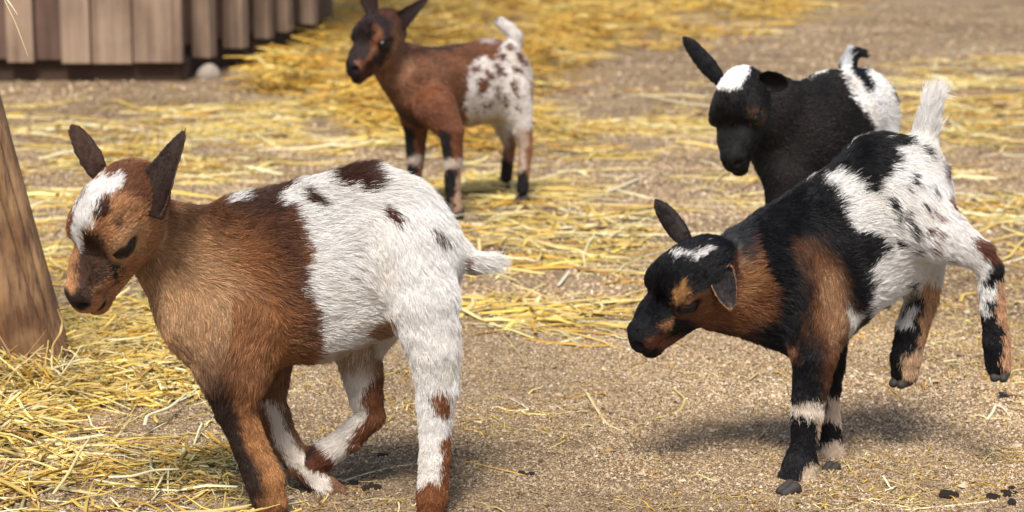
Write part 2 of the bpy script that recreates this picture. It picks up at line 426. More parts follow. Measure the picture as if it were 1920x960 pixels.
# ------------------------------------------------------------------ a kid (young goat)
def chain(pts, Y, tag_, k=0.012, sy=1.0, hl=0.01, flow=None):
    """pts: (px, py, depth offset, radius in px[, hair length])"""
    out = []; gid = Prim.gid = getattr(Prim, 'gid', 0)+1
    for i in range(len(pts)-1):
        a, b = pts[i], pts[i+1]
        A, B = P(a[0], a[1], Y+a[2]), P(b[0], b[1], Y+b[2])
        h = a[4] if len(a) > 4 else hl
        out.append(Prim('cone', A, B, a[3]*(Y+a[2])/F_PX, b[3]*(Y+b[2])/F_PX, sy=sy, k=k, tag=tag_, hl=h, flow=flow)); out[-1].g = gid
    return out
def make_kid(label, Y, marks, Yh, hscale, yaw0, body, coat_base, patches, headpaint, ears, hooves, n_fur, fur_w, h=0.0024, lid=1.0, rise=0.35, warp=8, group='young goats in the pen', yprior=None):
    R, c, s = fit_head(marks, Yh, hscale, yaw0, yprior)
    prims = []
    for ch in body: prims += chain(*ch[:1], Y, *ch[1:2], **ch[2])
    prims += head_prims(R, c, s, lid)
    V, Q = polygonise(prims, h); V = relax(V, Q, 2)
    N = vert_normals(V, Q)
    adds = [q for q in prims if not q.sub]
    D = np.stack([q.dist(V) for q in adds], 1); Wt = np.exp(-np.clip(D-D.min(1, keepdims=True), 0, 1)/0.006)
    Wt /= Wt.sum(1, keepdims=True)
    flow = Wt@np.array([q.flow for q in adds]); hl = Wt@np.array([q.hl for q in adds])
    names = np.array([q.tag for q in adds]); tags = names[D.argmin(1)]
    inv = lambda p: unsq(((p-c)@R)/s)
    qv = inv(V); qv[:, 1] = np.abs(qv[:, 1]); ev = np.linalg.norm((qv-np.array([3.95, 3.1, .15]))/np.array([1.5, 1.5, .9]), axis=1)
    hl = hl*np.clip(.3+(ev-1)*.6, .3, 1)
    cf = coat_fn(coat_base, patches, inv, headpaint, warp)
    root = np_mesh('goat', V, Q, M_SKIN, None, np.clip(cf(V, tags), 0, 0.9))
    tag(root, label, 'goat', group)
    def keep(p):
        q = inv(p); q[:, 1] = np.abs(q[:, 1])
        a = np.linalg.norm((q-np.array([3.95, 3.1, 0.15]))/np.array([1.55, 1.6, 0.92*lid]), axis=1) > 1
        b_ = np.linalg.norm((q-np.array([10.5, 0.8, -2.4]))/np.array([0.7, 0.5, 0.45]), axis=1) > 1
        m_ = np.linalg.norm((q-np.array([10.5, 0, -2.2]))/np.array([1.0, 1.1, .95]), axis=1) > 1
        return a & b_ & m_
    grow_fur('fur', root, V, Q, N, flow, hl, tags, cf, n_fur, fur_w, rise=rise, keep=keep)
    add_eyes(root, R, c, s)
    for e, sd in zip(ears, (1, -1)):
        e = dict(e); hb = e.pop('hb', (-.8, 2.55, 2.1)); k_ = c+R@(np.array([hb[0], hb[1]*sd, hb[2]])*s); bp_ = e.pop('bpx', None); e['base'] = k_ if bp_ is None else P(bp_[0], bp_[1], k_[1]-.014)
        add_ear(root, **e)
    for f, d, sz in hooves: add_hoof(root, f, d, sz)
    return root, (R, c, s)

WHITE = (0.80, 0.785, 0.77); BLACK = (0.006, 0.006, 0.008); TAN = (0.36, 0.19, 0.085); BROWN = (0.28, 0.118, 0.045); DARK = (0.055, 0.022, 0.013); CREAM = (0.58, 0.46, 0.34)
def in_frame_hoof(px, py, Y): return P(px, py, Y)

def kid_front_left():
    Y = 2.33
    n_, f_ = -0.045, 0.045
    body = [
      ([(282, 425, -.01, 56, .009), (340, 475, 0, 93, .011), (430, 543, 0, 134, .013)], 'neck', dict(k=.02, sy=.62)),
      ([(440, 545, 0, 146, .014), (560, 522, 0, 160, .014), (690, 480, 0, 147, .014), (762, 480, 0, 95, .014)], 'body', dict(k=.02, sy=.62)),
      ([(690, 402, 0, 70, .015), (785, 440, 0, 48, .015)], 'body', dict(k=.03, sy=.8)),
      ([(400, 600, -.02, 80, .013), (430, 690, -.035, 52, .013)], 'body', dict(k=.03)),
      # near foreleg
      ([(480, 590, n_*.5, 68, .013), (446, 708, n_*.9, 48, .010), (441, 765, n_, 36, .007), (468, 835, n_, 32, .006), (496, 900, n_, 36, .006), (506, 940, n_, 31, .005), (500, 985, n_, 20, .005)], 'NF', dict(k=.03)),
      # far foreleg
      ([(500, 640, f_, 55, .011), (495, 745, f_, 38, .008), (527, 820, f_, 27, .007), (560, 868, f_, 24, .007), (608, 915, f_, 25, .007), (645, 940, f_, 23, .006)], 'FF', dict(k=.01)),
      # near hind leg
      ([(755, 470, n_*.4, 86, .014), (790, 560, n_*.8, 66, .015), (812, 650, n_, 46, .015), (820, 725, n_, 36, .010), (816, 790, n_, 30, .007), (815, 860, n_, 28, .006), (810, 930, n_, 29, .007), (806, 975, n_, 24, .006)], 'NH', dict(k=.03)),
      # far hind leg, swung forward under the belly
      ([(720, 540, f_, 75, .013), (672, 650, f_, 44, .010), (686, 745, f_, 30, .009), (695, 780, f_, 25, .007), (655, 820, f_, 25, .007), (610, 852, f_, 26, .007), (582, 868, f_, 22, .006)], 'FH', dict(k=.012)),
      ([(835, 465, 0, 26, .016), (880, 490, 0, 20, .022), (915, 492, 0, 15, .020)], 'tail', dict(k=.015)),
      ([(600, 590, 0, 70, .012), (700, 560, 0, 60, .012)], 'body', dict(k=.02)),
      ([(430, 402, 0, 20, .020), (560, 378, 0, 24, .022), (690, 352, 0, 24, .022), (770, 375, 0, 22, .020)], 'body', dict(k=.03, flow=(.75, 0, .65))),
    ]
    A_W = None
    patches = [
      (('neck', 'body'), [(230, 440), (330, 400), (420, 470), (470, 600), (420, 740), (380, 740), (300, 640), (250, 560)], (0.44, 0.27, 0.145), 70, .85),
      (('neck', 'body', 'NF'), [(300, 330), (440, 370), (540, 340), (575, 430), (592, 520), (600, 650), (560, 660), (530, 520), (470, 450), (360, 420)], (0.08, 0.032, 0.018), 75, .95),
      (('neck', 'body'), [(400, 350), (550, 330), (560, 385), (520, 400), (430, 400)], (0.05, 0.024, 0.017), 22, .9),
      (('body', 'NH', 'tail', 'NF'), [(520, 375), (545, 350), (560, 300), (960, 280), (960, 560), (900, 1100), (690, 1100), (700, 690), (574, 710), (596, 640), (586, 580), (570, 540), (583, 478), (562, 425), (545, 392)], WHITE, 9, 1),
      (('neck', 'body'), [(416, 374), (446, 368), (452, 377), (422, 388)], WHITE, 7, 1),
      (('body',), [(598, 300), (690, 300), (706, 346), (692, 358), (660, 350), (640, 354), (612, 344)], DARK, 8, 1),
      (('body',), [(565, 352), (598, 372), (604, 388), (585, 386), (560, 372)], DARK, 6, 1),
      (('body', 'NH'), [(700, 386), (735, 396), (760, 412), (748, 422), (722, 412)], (0.075, 0.028, 0.014), 5, 1),
      (('body', 'NH'), [(812, 418), (820, 420), (840, 452), (832, 455)], DARK, 4, 1),
      (('body', 'NH', 'tail'), [(868, 485), (882, 480), (884, 525), (874, 530)], (0.15, 0.08, 0.05), 6, 1),
      (('body', 'NH'), [(670, 632), (700, 600), (728, 588), (738, 600), (722, 622), (740, 640), (700, 650)], (0.30, 0.17, 0.09), 9, 1),
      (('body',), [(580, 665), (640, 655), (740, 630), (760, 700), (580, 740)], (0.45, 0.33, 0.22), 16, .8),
      (('NH',), [(800, 733), (838, 738), (848, 775), (822, 765)], (0.20, 0.075, 0.03), 6, 1),
      (('NH',), [(775, 912), (800, 900), (828, 905), (832, 815), (870, 812), (870, 1020), (750, 1020)], (0.20, 0.075, 0.03), 7, 1),
      (('FH',), [(700, 650), (740, 680), (760, 770), (690, 850), (650, 870), (660, 825), (692, 775), (672, 742), (690, 720)], (0.17, 0.065, 0.03), 7, 1),
      (('FH',), [(600, 640), (700, 620), (710, 690), (640, 700)], (0.40, 0.28, 0.18), 14, .8),
      (('FH',), [(535, 825), (598, 828), (632, 868), (640, 930), (530, 930)], (0.13, 0.045, 0.022), 7, 1),
      (('FH',), [(555, 825), (590, 828), (600, 855), (575, 865), (545, 860)], (0.03, 0.015, 0.012), 9, .9),
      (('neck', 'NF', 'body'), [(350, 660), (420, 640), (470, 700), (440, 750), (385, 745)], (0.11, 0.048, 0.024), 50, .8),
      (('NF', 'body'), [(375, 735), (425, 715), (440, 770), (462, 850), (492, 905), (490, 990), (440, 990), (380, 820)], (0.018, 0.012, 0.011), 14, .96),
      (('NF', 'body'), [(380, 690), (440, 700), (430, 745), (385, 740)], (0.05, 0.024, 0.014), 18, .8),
      (('FF',), [(492, 740), (520, 745), (545, 820), (606, 872), (615, 925), (590, 930), (568, 880), (536, 862), (512, 808)], (0.72, 0.66, 0.60), 8, 1),
      (('NF',), [(478, 780), (512, 830), (540, 900), (530, 960), (505, 930), (490, 860), (466, 800)], (0.40, 0.20, 0.08), 18, .7),
      (('FF',), [(550, 880), (590, 915), (620, 940), (640, 1000), (560, 960)], (0.03, 0.018, 0.014), 8, 1),
      # face
      (('head', 'neck'), [(190, 300), (300, 300), (330, 380), (290, 400), (240, 370), (200, 350)], (0.12, 0.042, 0.019), 20, .92),
      (('head',), [(120, 340), (160, 330), (150, 420), (135, 480), (110, 470)], (0.15, 0.055, 0.028), 12, .9),
      (('head',), [(150, 470), (165, 440), (198, 442), (205, 500), (196, 528), (165, 545), (143, 560), (140, 505)], (0.035, 0.018, 0.013), 12, .95),
      (('head',), [(138, 540), (168, 535), (180, 552), (172, 575), (150, 585), (138, 570)], (0.03, 0.018, 0.014), 12, .9),
      (('head',), [(133, 392), (145, 375), (160, 348), (195, 328), (222, 336), (228, 355), (205, 368), (186, 378), (180, 402), (176, 425), (162, 440), (157, 470), (140, 465), (136, 430)], WHITE, 6, 1),
      (('head',), [(172, 388), (205, 370), (210, 392), (192, 408), (178, 405)], DARK, 7, 1),
      (('head',), [(212, 410), (230, 405), (235, 428), (220, 436)], (0.05, 0.025, 0.017), 10, .9),
      (('head',), [(204, 462), (228, 470), (226, 500), (216, 530), (206, 526), (203, 495)], (0.014, 0.010, 0.009), 9, 1),
    ]
    hp = [((3.6, 3.0, 0.3), (2.5, 1.6, 1.9), (0.40, 0.225, 0.11)), ((3.95, 3.1, 0.15), (1.5, 1.2, 0.85), (0.02, 0.012, 0.010)),
          ((10.3, 0.5, -2.3), (1.1, 1.0, 1.0), (0.022, 0.014, 0.012)),
          ((9.4, 0.9, -4.42), (1.4, 1.0, 0.33), (0.014, 0.008, 0.008)), ((7.2, 1.9, -3.75), (1.6, 0.8, 0.3), (0.014, 0.008, 0.008))]
    eo, ei = (0.055, 0.027, 0.018), (0.03, 0.016, 0.013)
    Yh = 2.27
    ears = [dict(base=P(278, 398, Yh-.03), tip=P(343, 244, Yh-.01), hb=(-.6, 2.9, 1.6), bpx=(266, 396), width=.058, prof=(1.0, 1.0, .82, .55, .38, .22, .04), face=(-.55, -.75, .1), col_out=(0.075, 0.032, 0.018), col_in=(0.024, 0.013, 0.010), bend=-.03),
            dict(base=P(178, 338, Yh+.02), tip=P(136, 237, Yh+.02), width=.027, face=(.2, 1, 0.2), col_out=eo, col_in=ei)]
    hooves = [(P(503, 985, Y+n_), (-.3, 0, 0), .95), (P(668, 952, Y+f_), (.9, 0, 0), .95), (P(803, 1000, Y+n_), (-1, 0, 0), 1.), (P(563, 877, Y+f_), (-1, 0, 0), .9)]
    base = {'*': BROWN, 'neck': (0.36, 0.17, 0.070), 'head': (0.38, 0.185, 0.082), 'NH': WHITE, 'FH': (0.70, 0.65, 0.60), 'NF': (0.27, 0.12, 0.05), 'FF': (0.20, 0.10, 0.055), 'tail': WHITE}
    marks = dict(eyeN=(228, 461), eyeF=(124, 392), nose=(150, 568), chin=(196, 592), earN=(278, 392), earF=(178, 335), poll=(245, 322))
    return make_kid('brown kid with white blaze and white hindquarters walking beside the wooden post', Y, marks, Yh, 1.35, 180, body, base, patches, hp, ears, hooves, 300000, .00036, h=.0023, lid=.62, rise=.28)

def kid_right():
    Y = 2.47
    n_, f_ = -0.045, 0.045
    body = [
      ([(1350, 545, -.01, 78, .009), (1420, 528, 0, 108, .012), (1500, 522, 0, 138, .012)], 'neck', dict(k=.02, sy=.66)),
      ([(1500, 515, 0, 138, .012), (1590, 448, .0, 134, .012), (1665, 388, .02, 118, .013), (1696, 384, .03, 84, .013)], 'body', dict(k=.02, sy=.66)),
      ([(1645, 305, .01, 45, .012), (1715, 325, .02, 40, .012)], 'body', dict(k=.04, sy=1)),
      ([(1540, 470, n_*.4, 68, .012), (1542, 590, n_*.8, 50, .011), (1528, 665, n_, 40, .010), (1518, 740, n_, 30, .007), (1514, 775, n_, 29, .007), (1508, 835, n_, 24, .006), (1501, 872, n_, 31, .008), (1493, 906, n_, 37, .007)], 'NF', dict(k=.03)),
      ([(1540, 560, f_, 55, .012), (1548, 680, f_, 34, .009), (1548, 750, f_, 24, .007), (1556, 800, f_, 21, .006), (1560, 850, f_, 22, .007), (1561, 872, f_, 22, .006)], 'FF', dict(k=.01)),
      ([(1700, 395, n_*.3, 74, .012), (1765, 442, n_*.8, 48, .012), (1832, 475, n_, 27, .010), (1855, 505, n_, 23, .008), (1862, 570, n_, 22, .007), (1868, 640, n_, 24, .007), (1872, 683, n_, 23, .006)], 'NH', dict(k=.03)),
      ([(1710, 420, f_, 76, .014), (1722, 500, f_, 44, .013), (1728, 560, f_, 29, .009), (1710, 620, f_, 28, .007), (1699, 670, f_, 28, .007), (1697, 697, f_, 25, .006)], 'FH', dict(k=.014)),
      ([(1722, 290, .03, 30, .014), (1738, 240, .03, 19, .028), (1748, 195, .03, 14, .022)], 'tail', dict(k=.012)),
      ([(1600, 520, 0, 50, .014), (1680, 490, .02, 50, .018)], 'body', dict(k=.03)),
    ]
    W2 = WHITE
    patches = [
      (('body', 'NH', 'FH', 'tail', 'NF'), [(1542, 340), (1575, 322), (1602, 332), (1618, 362), (1642, 362), (1628, 330), (1662, 326), (1684, 300), (1676, 276), (1702, 268), (1720, 100), (1800, 100), (1830, 400), (1848, 445), (1868, 560), (1700, 540), (1690, 600), (1620, 600), (1632, 555), (1632, 505), (1662, 468), (1648, 444), (1606, 436), (1584, 418), (1578, 385)], W2, 9, 1),
      (('body',), [(1490, 340), (1560, 285), (1600, 250), (1620, 245), (1600, 268), (1555, 300), (1510, 340)], (0.68, 0.66, 0.64), 8, 1),
      (('body',), [(1640, 235), (1690, 240), (1740, 262), (1760, 290), (1735, 282), (1700, 262), (1650, 252)], W2, 6, 1),
      (('body', 'NH'), [(1640, 240), (1700, 250), (1690, 262), (1660, 262)], BLACK, 6, 1),
      (('body', 'NH'), [(1655, 368), (1672, 372), (1682, 394), (1668, 398)], BLACK, 5, 1),
      (('body', 'NH'), [(1715, 270), (1735, 282), (1748, 305), (1735, 300)], BLACK, 5, 1),
      (('body', 'NH'), [(1692, 385), (1700, 385), (1712, 430), (1712, 450), (1700, 440)], (0.05, .045, .05), 5, 1),
      (('body', 'NH'), [(1690, 345), (1706, 350), (1700, 362)], (.04, .03, .03), 4, 1),
      (('body', 'NH'), [(1728, 420), (1742, 425), (1740, 440), (1728, 436)], (0.13, .05, .03), 4, 1),
      (('body', 'NH'), [(1752, 425), (1768, 440), (1762, 448), (1750, 440)], (.2, .09, .05), 4, 1),
      (('body', 'NH'), [(1772, 345), (1790, 380), (1795, 400), (1775, 380)], (.12, .04, .02), 6, 1),
      (('body', 'NH'), [(1740, 385), (1755, 390), (1750, 405)], (.2, .09, .05), 4, 1),
      (('body', 'NH'), [(1770, 475), (1780, 480), (1778, 492)], (.2, .09, .05), 4, 1),
      (('body', 'NH'), [(1668, 445), (1690, 450), (1698, 468), (1680, 464)], BLACK, 5, 1),
      (('body', 'NH'), [(1600, 300), (1640, 300), (1652, 330), (1640, 366), (1616, 360), (1606, 330)], BLACK, 8, 1),
      (('body', 'NH'), [(1738, 340), (1750, 345), (1756, 365), (1742, 360)], (.05, .03, .03), 5, 1), (('body', 'NH'), [(1722, 372), (1734, 376), (1738, 396), (1726, 390)], (.06, .04, .04), 5, 1),
      (('body', 'NH'), [(1700, 318), (1714, 322), (1722, 340), (1708, 338)], BLACK, 5, 1), (('body', 'NH'), [(1756, 395), (1770, 398), (1776, 415), (1760, 412)], (.16, .06, .03), 5, 1),
      (('body', 'NH'), [(1672, 400), (1684, 402), (1690, 424), (1676, 420)], BLACK, 5, 1), (('body', 'NH'), [(1742, 448), (1754, 450), (1756, 470), (1744, 464)], (.16, .07, .04), 5, 1),
      (('body', 'NH'), [(1766, 300), (1780, 320), (1782, 342), (1768, 330)], (.10, .04, .025), 6, 1), (('body', 'NH'), [(1712, 460), (1722, 462), (1724, 480), (1714, 478)], (.05, .04, .04), 4, 1),
      # neck and shoulder tan, painted nape sheen
      (('neck', 'head'), [(1392, 470), (1422, 446), (1446, 470), (1458, 540), (1446, 585), (1412, 618), (1380, 625), (1345, 612), (1310, 618), (1298, 598), (1320, 560), (1372, 540), (1380, 500)], (0.20, 0.078, 0.030), 26, .9),
      (('neck', 'head'), [(1395, 480), (1420, 480), (1430, 540), (1395, 570), (1382, 560)], (0.34, 0.18, 0.085), 24, .7),
      (('NF', 'body', 'neck'), [(1488, 455), (1530, 446), (1552, 465), (1582, 525), (1604, 600), (1596, 660), (1572, 755), (1552, 748), (1546, 700), (1545, 640), (1512, 620), (1520, 540), (1495, 500)], (0.17, 0.070, 0.030), 32, .85),
      (('NF', 'body', 'neck'), [(1500, 470), (1520, 470), (1528, 560), (1535, 640), (1520, 640), (1508, 560)], BLACK, 16, .7),
      (('NF', 'body', 'neck'), [(1535, 500), (1560, 500), (1590, 560), (1590, 640), (1560, 640), (1545, 560)], (0.38, 0.22, 0.12), 26, .7),
      (('neck',), [(1356, 440), (1400, 418), (1424, 462), (1405, 505), (1372, 480)], (0.055, 0.058, 0.066), 22, .6),  # pale nape hair: bluish sheen of the black coat painted in
      (('NF', 'body'), [(1592, 560), (1612, 600), (1606, 650), (1596, 640)], W2, 8, .8),
      (('NF', 'neck'), [(1472, 640), (1500, 640), (1502, 672), (1478, 672)], (0.22, 0.10, 0.05), 14, .8),
      # legs
      (('NF',), [(1470, 757), (1550, 748), (1560, 782), (1520, 780), (1470, 776)], (0.68, 0.60, 0.52), 6, 1),
      (('NF',), [(1532, 775), (1560, 775), (1560, 880), (1540, 880)], (0.62, 0.48, 0.36), 6, 1),
      (('NF',), [(1512, 872), (1550, 860), (1550, 935), (1490, 935), (1492, 912)], (0.60, 0.48, 0.36), 8, 1),
      (('FF',), [(1548, 740), (1580, 740), (1590, 810), (1565, 795), (1548, 780)], (0.62, 0.50, 0.40), 6, 1),
      (('FF',), [(1530, 832), (1560, 828), (1590, 822), (1590, 900), (1530, 900)], (0.62, 0.50, 0.40), 6, 1),
      (('FH',), [(1680, 470), (1760, 470), (1760, 520), (1700, 560), (1690, 540)], (0.72, 0.68, 0.62), 12, .9),
      (('FH',), [(1728, 530), (1775, 520), (1765, 620), (1745, 655), (1725, 640), (1728, 590)], (0.50, 0.29, 0.16), 8, 1),
      (('FH',), [(1676, 605), (1700, 580), (1718, 575), (1716, 598), (1712, 615), (1690, 612)], W2, 6, 1),
      (('FH',), [(1698, 660), (1745, 645), (1740, 710), (1690, 716), (1694, 690)], (0.50, 0.33, 0.21), 8, 1),
      (('NH',), [(1822, 440), (1868, 450), (1872, 490), (1846, 486), (1826, 468)], (0.12, 0.045, 0.025), 7, 1),
      (('NH',), [(1880, 500), (1850, 545), (1840, 525), (1856, 500)], BLACK, 6, 1),
      (('NH',), [(1862, 535), (1900, 520), (1900, 700), (1882, 690), (1878, 640), (1884, 625), (1866, 600)], (0.52, 0.30, 0.17), 8, 1),
      (('NH',), [(1824, 560), (1834, 530), (1856, 590), (1850, 592)], W2, 5, 1),
      # face
      (('head',), [(1254, 477), (1292, 478), (1308, 470), (1336, 469), (1334, 478), (1300, 484), (1264, 485)], WHITE, 5, 1),
      (('head',), [(1262, 548), (1284, 530), (1292, 555), (1274, 578), (1264, 572)], (0.36, 0.19, 0.07), 7, .9),
      (('head',), [(1236, 612), (1258, 596), (1258, 612), (1245, 620)], (0.30, 0.14, 0.06), 7, .9),
      (('head',), [(1284, 570), (1320, 560), (1325, 585), (1300, 600), (1290, 590)], (0.20, 0.08, 0.035), 8, .7),
      (('head',), [(1205, 640), (1235, 622), (1262, 630), (1300, 628), (1290, 640), (1240, 650), (1210, 652)], (0.20, 0.075, 0.04), 8, .85),
    ]
    hp = [((3.4, 3.0, -0.1), (2.3, 1.5, 1.6), (0.13, 0.055, 0.025)), ((3.95, 3.1, 0.15), (1.5, 1.2, 0.85), (0.008, 0.007, 0.008)),
          ((10.3, 0.7, -2.5), (0.7, 0.7, 0.7), (0.014, 0.012, 0.013)),
          ((9.4, 0.9, -4.42), (1.4, 1.0, 0.3), (0.006, 0.005, 0.005)), ((7.2, 1.9, -3.75), (1.6, 0.8, 0.28), (0.006, 0.005, 0.005))]
    Yh = 2.44
    ears = [dict(base=P(1346, 508, Yh-.045), tip=P(1373, 580, Yh-.05), width=.028, prof=(.85, 1, 1, .85, .6, .35, .05), face=(-.1, -1, -.1), col_out=(0.30, 0.15, 0.08), col_in=(0.016, 0.013, 0.014), bend=.1, cup=.55),
            dict(base=P(1268, 462, Yh+.03), tip=P(1230, 378, Yh+.03), width=.024, face=(.3, 1, .1), col_out=(0.022, 0.015, 0.014), col_in=(.03, .02, .02))]
    hooves = [(G(1483, 928), (-1, -.45, 0), .8), (G(1560, 887), (-.7, -.7, 0), .66), (P(1874, 712, Y+n_), (-.3, -1, 0), .8), (P(1692, 724, Y+f_), (-.7, -.8, 0), .85)]
    base = {'*': BLACK, 'tail': W2, 'FH': BLACK, 'NH': BLACK}
    marks = dict(eyeN=(1296, 576), nose=(1184, 634), chin=(1226, 662), earN=(1345, 505), earF=(1266, 456), poll=(1322, 444))
    return make_kid('black, tan and white kid kicking both hind hooves off the sand', Y, marks, Yh, 1.3, 165, body, base, patches, hp, ears, hooves, 260000, .00036, h=.0023, lid=.95, rise=.26, yprior=206)

def kid_black():
    Y = 3.26
    body = [
      ([(1400, 185, -.02, 50, .007), (1450, 215, -.01, 72, .008), (1520, 255, .02, 88, .009)], 'neck', dict(k=.02, sy=.7)),
      ([(1500, 262, .02, 98, .009), (1560, 225, .07, 92, .009), (1605, 208, .13, 80, .009), (1622, 218, .17, 62, .009)], 'body', dict(k=.02, sy=.8)),
      ([(1476, 335, -.02, 40, .008), (1462, 430, -.03, 26, .007), (1462, 500, -.03, 20, .006), (1462, 560, -.03, 17, .005), (1460, 590, -.03, 17, .005)], 'NF', dict(k=.035)),
      ([(1500, 340, .07, 42, .008), (1492, 430, .07, 26, .007), (1490, 500, .07, 19, .006), (1488, 560, .07, 16, .005), (1486, 575, .07, 16, .005)], 'FF', dict(k=.03)),
      ([(1630, 242, .12, 52, .009), (1650, 340, .10, 42, .009), (1668, 420, .10, 24, .007), (1655, 490, .10, 17, .006), (1652, 560, .10, 17, .005)], 'NH', dict(k=.012)),
      ([(1610, 240, .2, 55, .009), (1600, 340, .22, 40, .009), (1615, 420, .22, 22, .007), (1602, 480, .22, 16, .006), (1600, 545, .22, 16, .005)], 'FH', dict(k=.012)),
      ([(1590, 125, .16, 16, .010), (1598, 98, .16, 10, .012), (1618, 100, .16, 8, .010)], 'tail', dict(k=.01)),
    ]
    patches = [
      (('body', 'NH', 'FH'), [(1575, 105), (1610, 98), (1660, 140), (1710, 250), (1700, 300), (1625, 290), (1640, 240), (1612, 205), (1585, 160), (1570, 125)], WHITE, 6, 1),
      (('body', 'FH'), [(1515, 145), (1560, 100), (1600, 95), (1570, 112), (1545, 138)], WHITE, 6, 1),
      (('body', 'NH', 'FH'), [(1585, 115), (1615, 120), (1634, 150), (1640, 172), (1622, 172), (1600, 140)], BLACK, 6, 1),
      (('body', 'NH'), [(1583, 142), (1592, 145), (1604, 168), (1597, 168)], (.05, .05, .06), 4, .8),
      (('body', 'NH'), [(1644, 190), (1652, 192), (1650, 200)], (.05, .05, .06), 3, .8),
      (('tail',), [(1575, 70), (1594, 70), (1596, 130), (1560, 130)], (0.6, .62, .65), 4, 1),
      (('head',), [(1336, 152), (1352, 130), (1380, 112), (1402, 112), (1408, 138), (1392, 162), (1368, 174), (1342, 168)], WHITE, 4, 1),
      (('head',), [(1400, 205), (1436, 203), (1442, 220), (1425, 240), (1405, 230)], (.06, .032, .018), 8, .8),
    ]
    hp = [((3.95, 3.1, 0.15), (1.1, 1.2, 0.7), (0.006, 0.005, 0.005)), ((10.3, 0.7, -2.5), (0.7, 0.7, 0.7), (0.012, 0.011, 0.012))]
    Yh = 3.13
    ears = [dict(base=P(1424, 160, Yh-.03), tip=P(1477, 152, Yh-.03), width=.036, face=(.1, -1, -.5), col_out=BLACK, col_in=(.014, .011, .011), bend=.05, n_hair=3000, hw=.0006),
            dict(base=P(1345, 148, Yh+.02), tip=P(1282, 70, Yh+.02), width=.027, face=(.2, 1, .3), col_out=BLACK, col_in=BLACK, n_hair=3000, hw=.0006)]
    f = lambda q: np.array([q[0], q[1], 0])
    hooves = [(f(P(1457, 600, Y-.03)), (-1, -.3, 0), 1.1), (f(P(1483, 600, Y+.07)), (-1, -.3, 0), 1.1), (f(P(1650, 600, Y+.10)), (-1, -.3, 0), 1.1), (f(P(1598, 600, Y+.22)), (-1, -.3, 0), 1.1)]
    marks = dict(eyeN=(1416, 218), nose=(1372, 308), chin=(1392, 322), earN=(1430, 160), earF=(1342, 150), poll=(1395, 119))
    return make_kid('black kid with white forehead spot standing behind the kicking kid', Y, marks, Yh, 1.2, 180, body, {'*': (0.012, 0.0095, 0.0095), 'head': (0.006, 0.0052, 0.0055), 'tail': BLACK}, patches, hp, ears, hooves, 110000, .0006, h=.0032, rise=.22, warp=5, yprior=248)

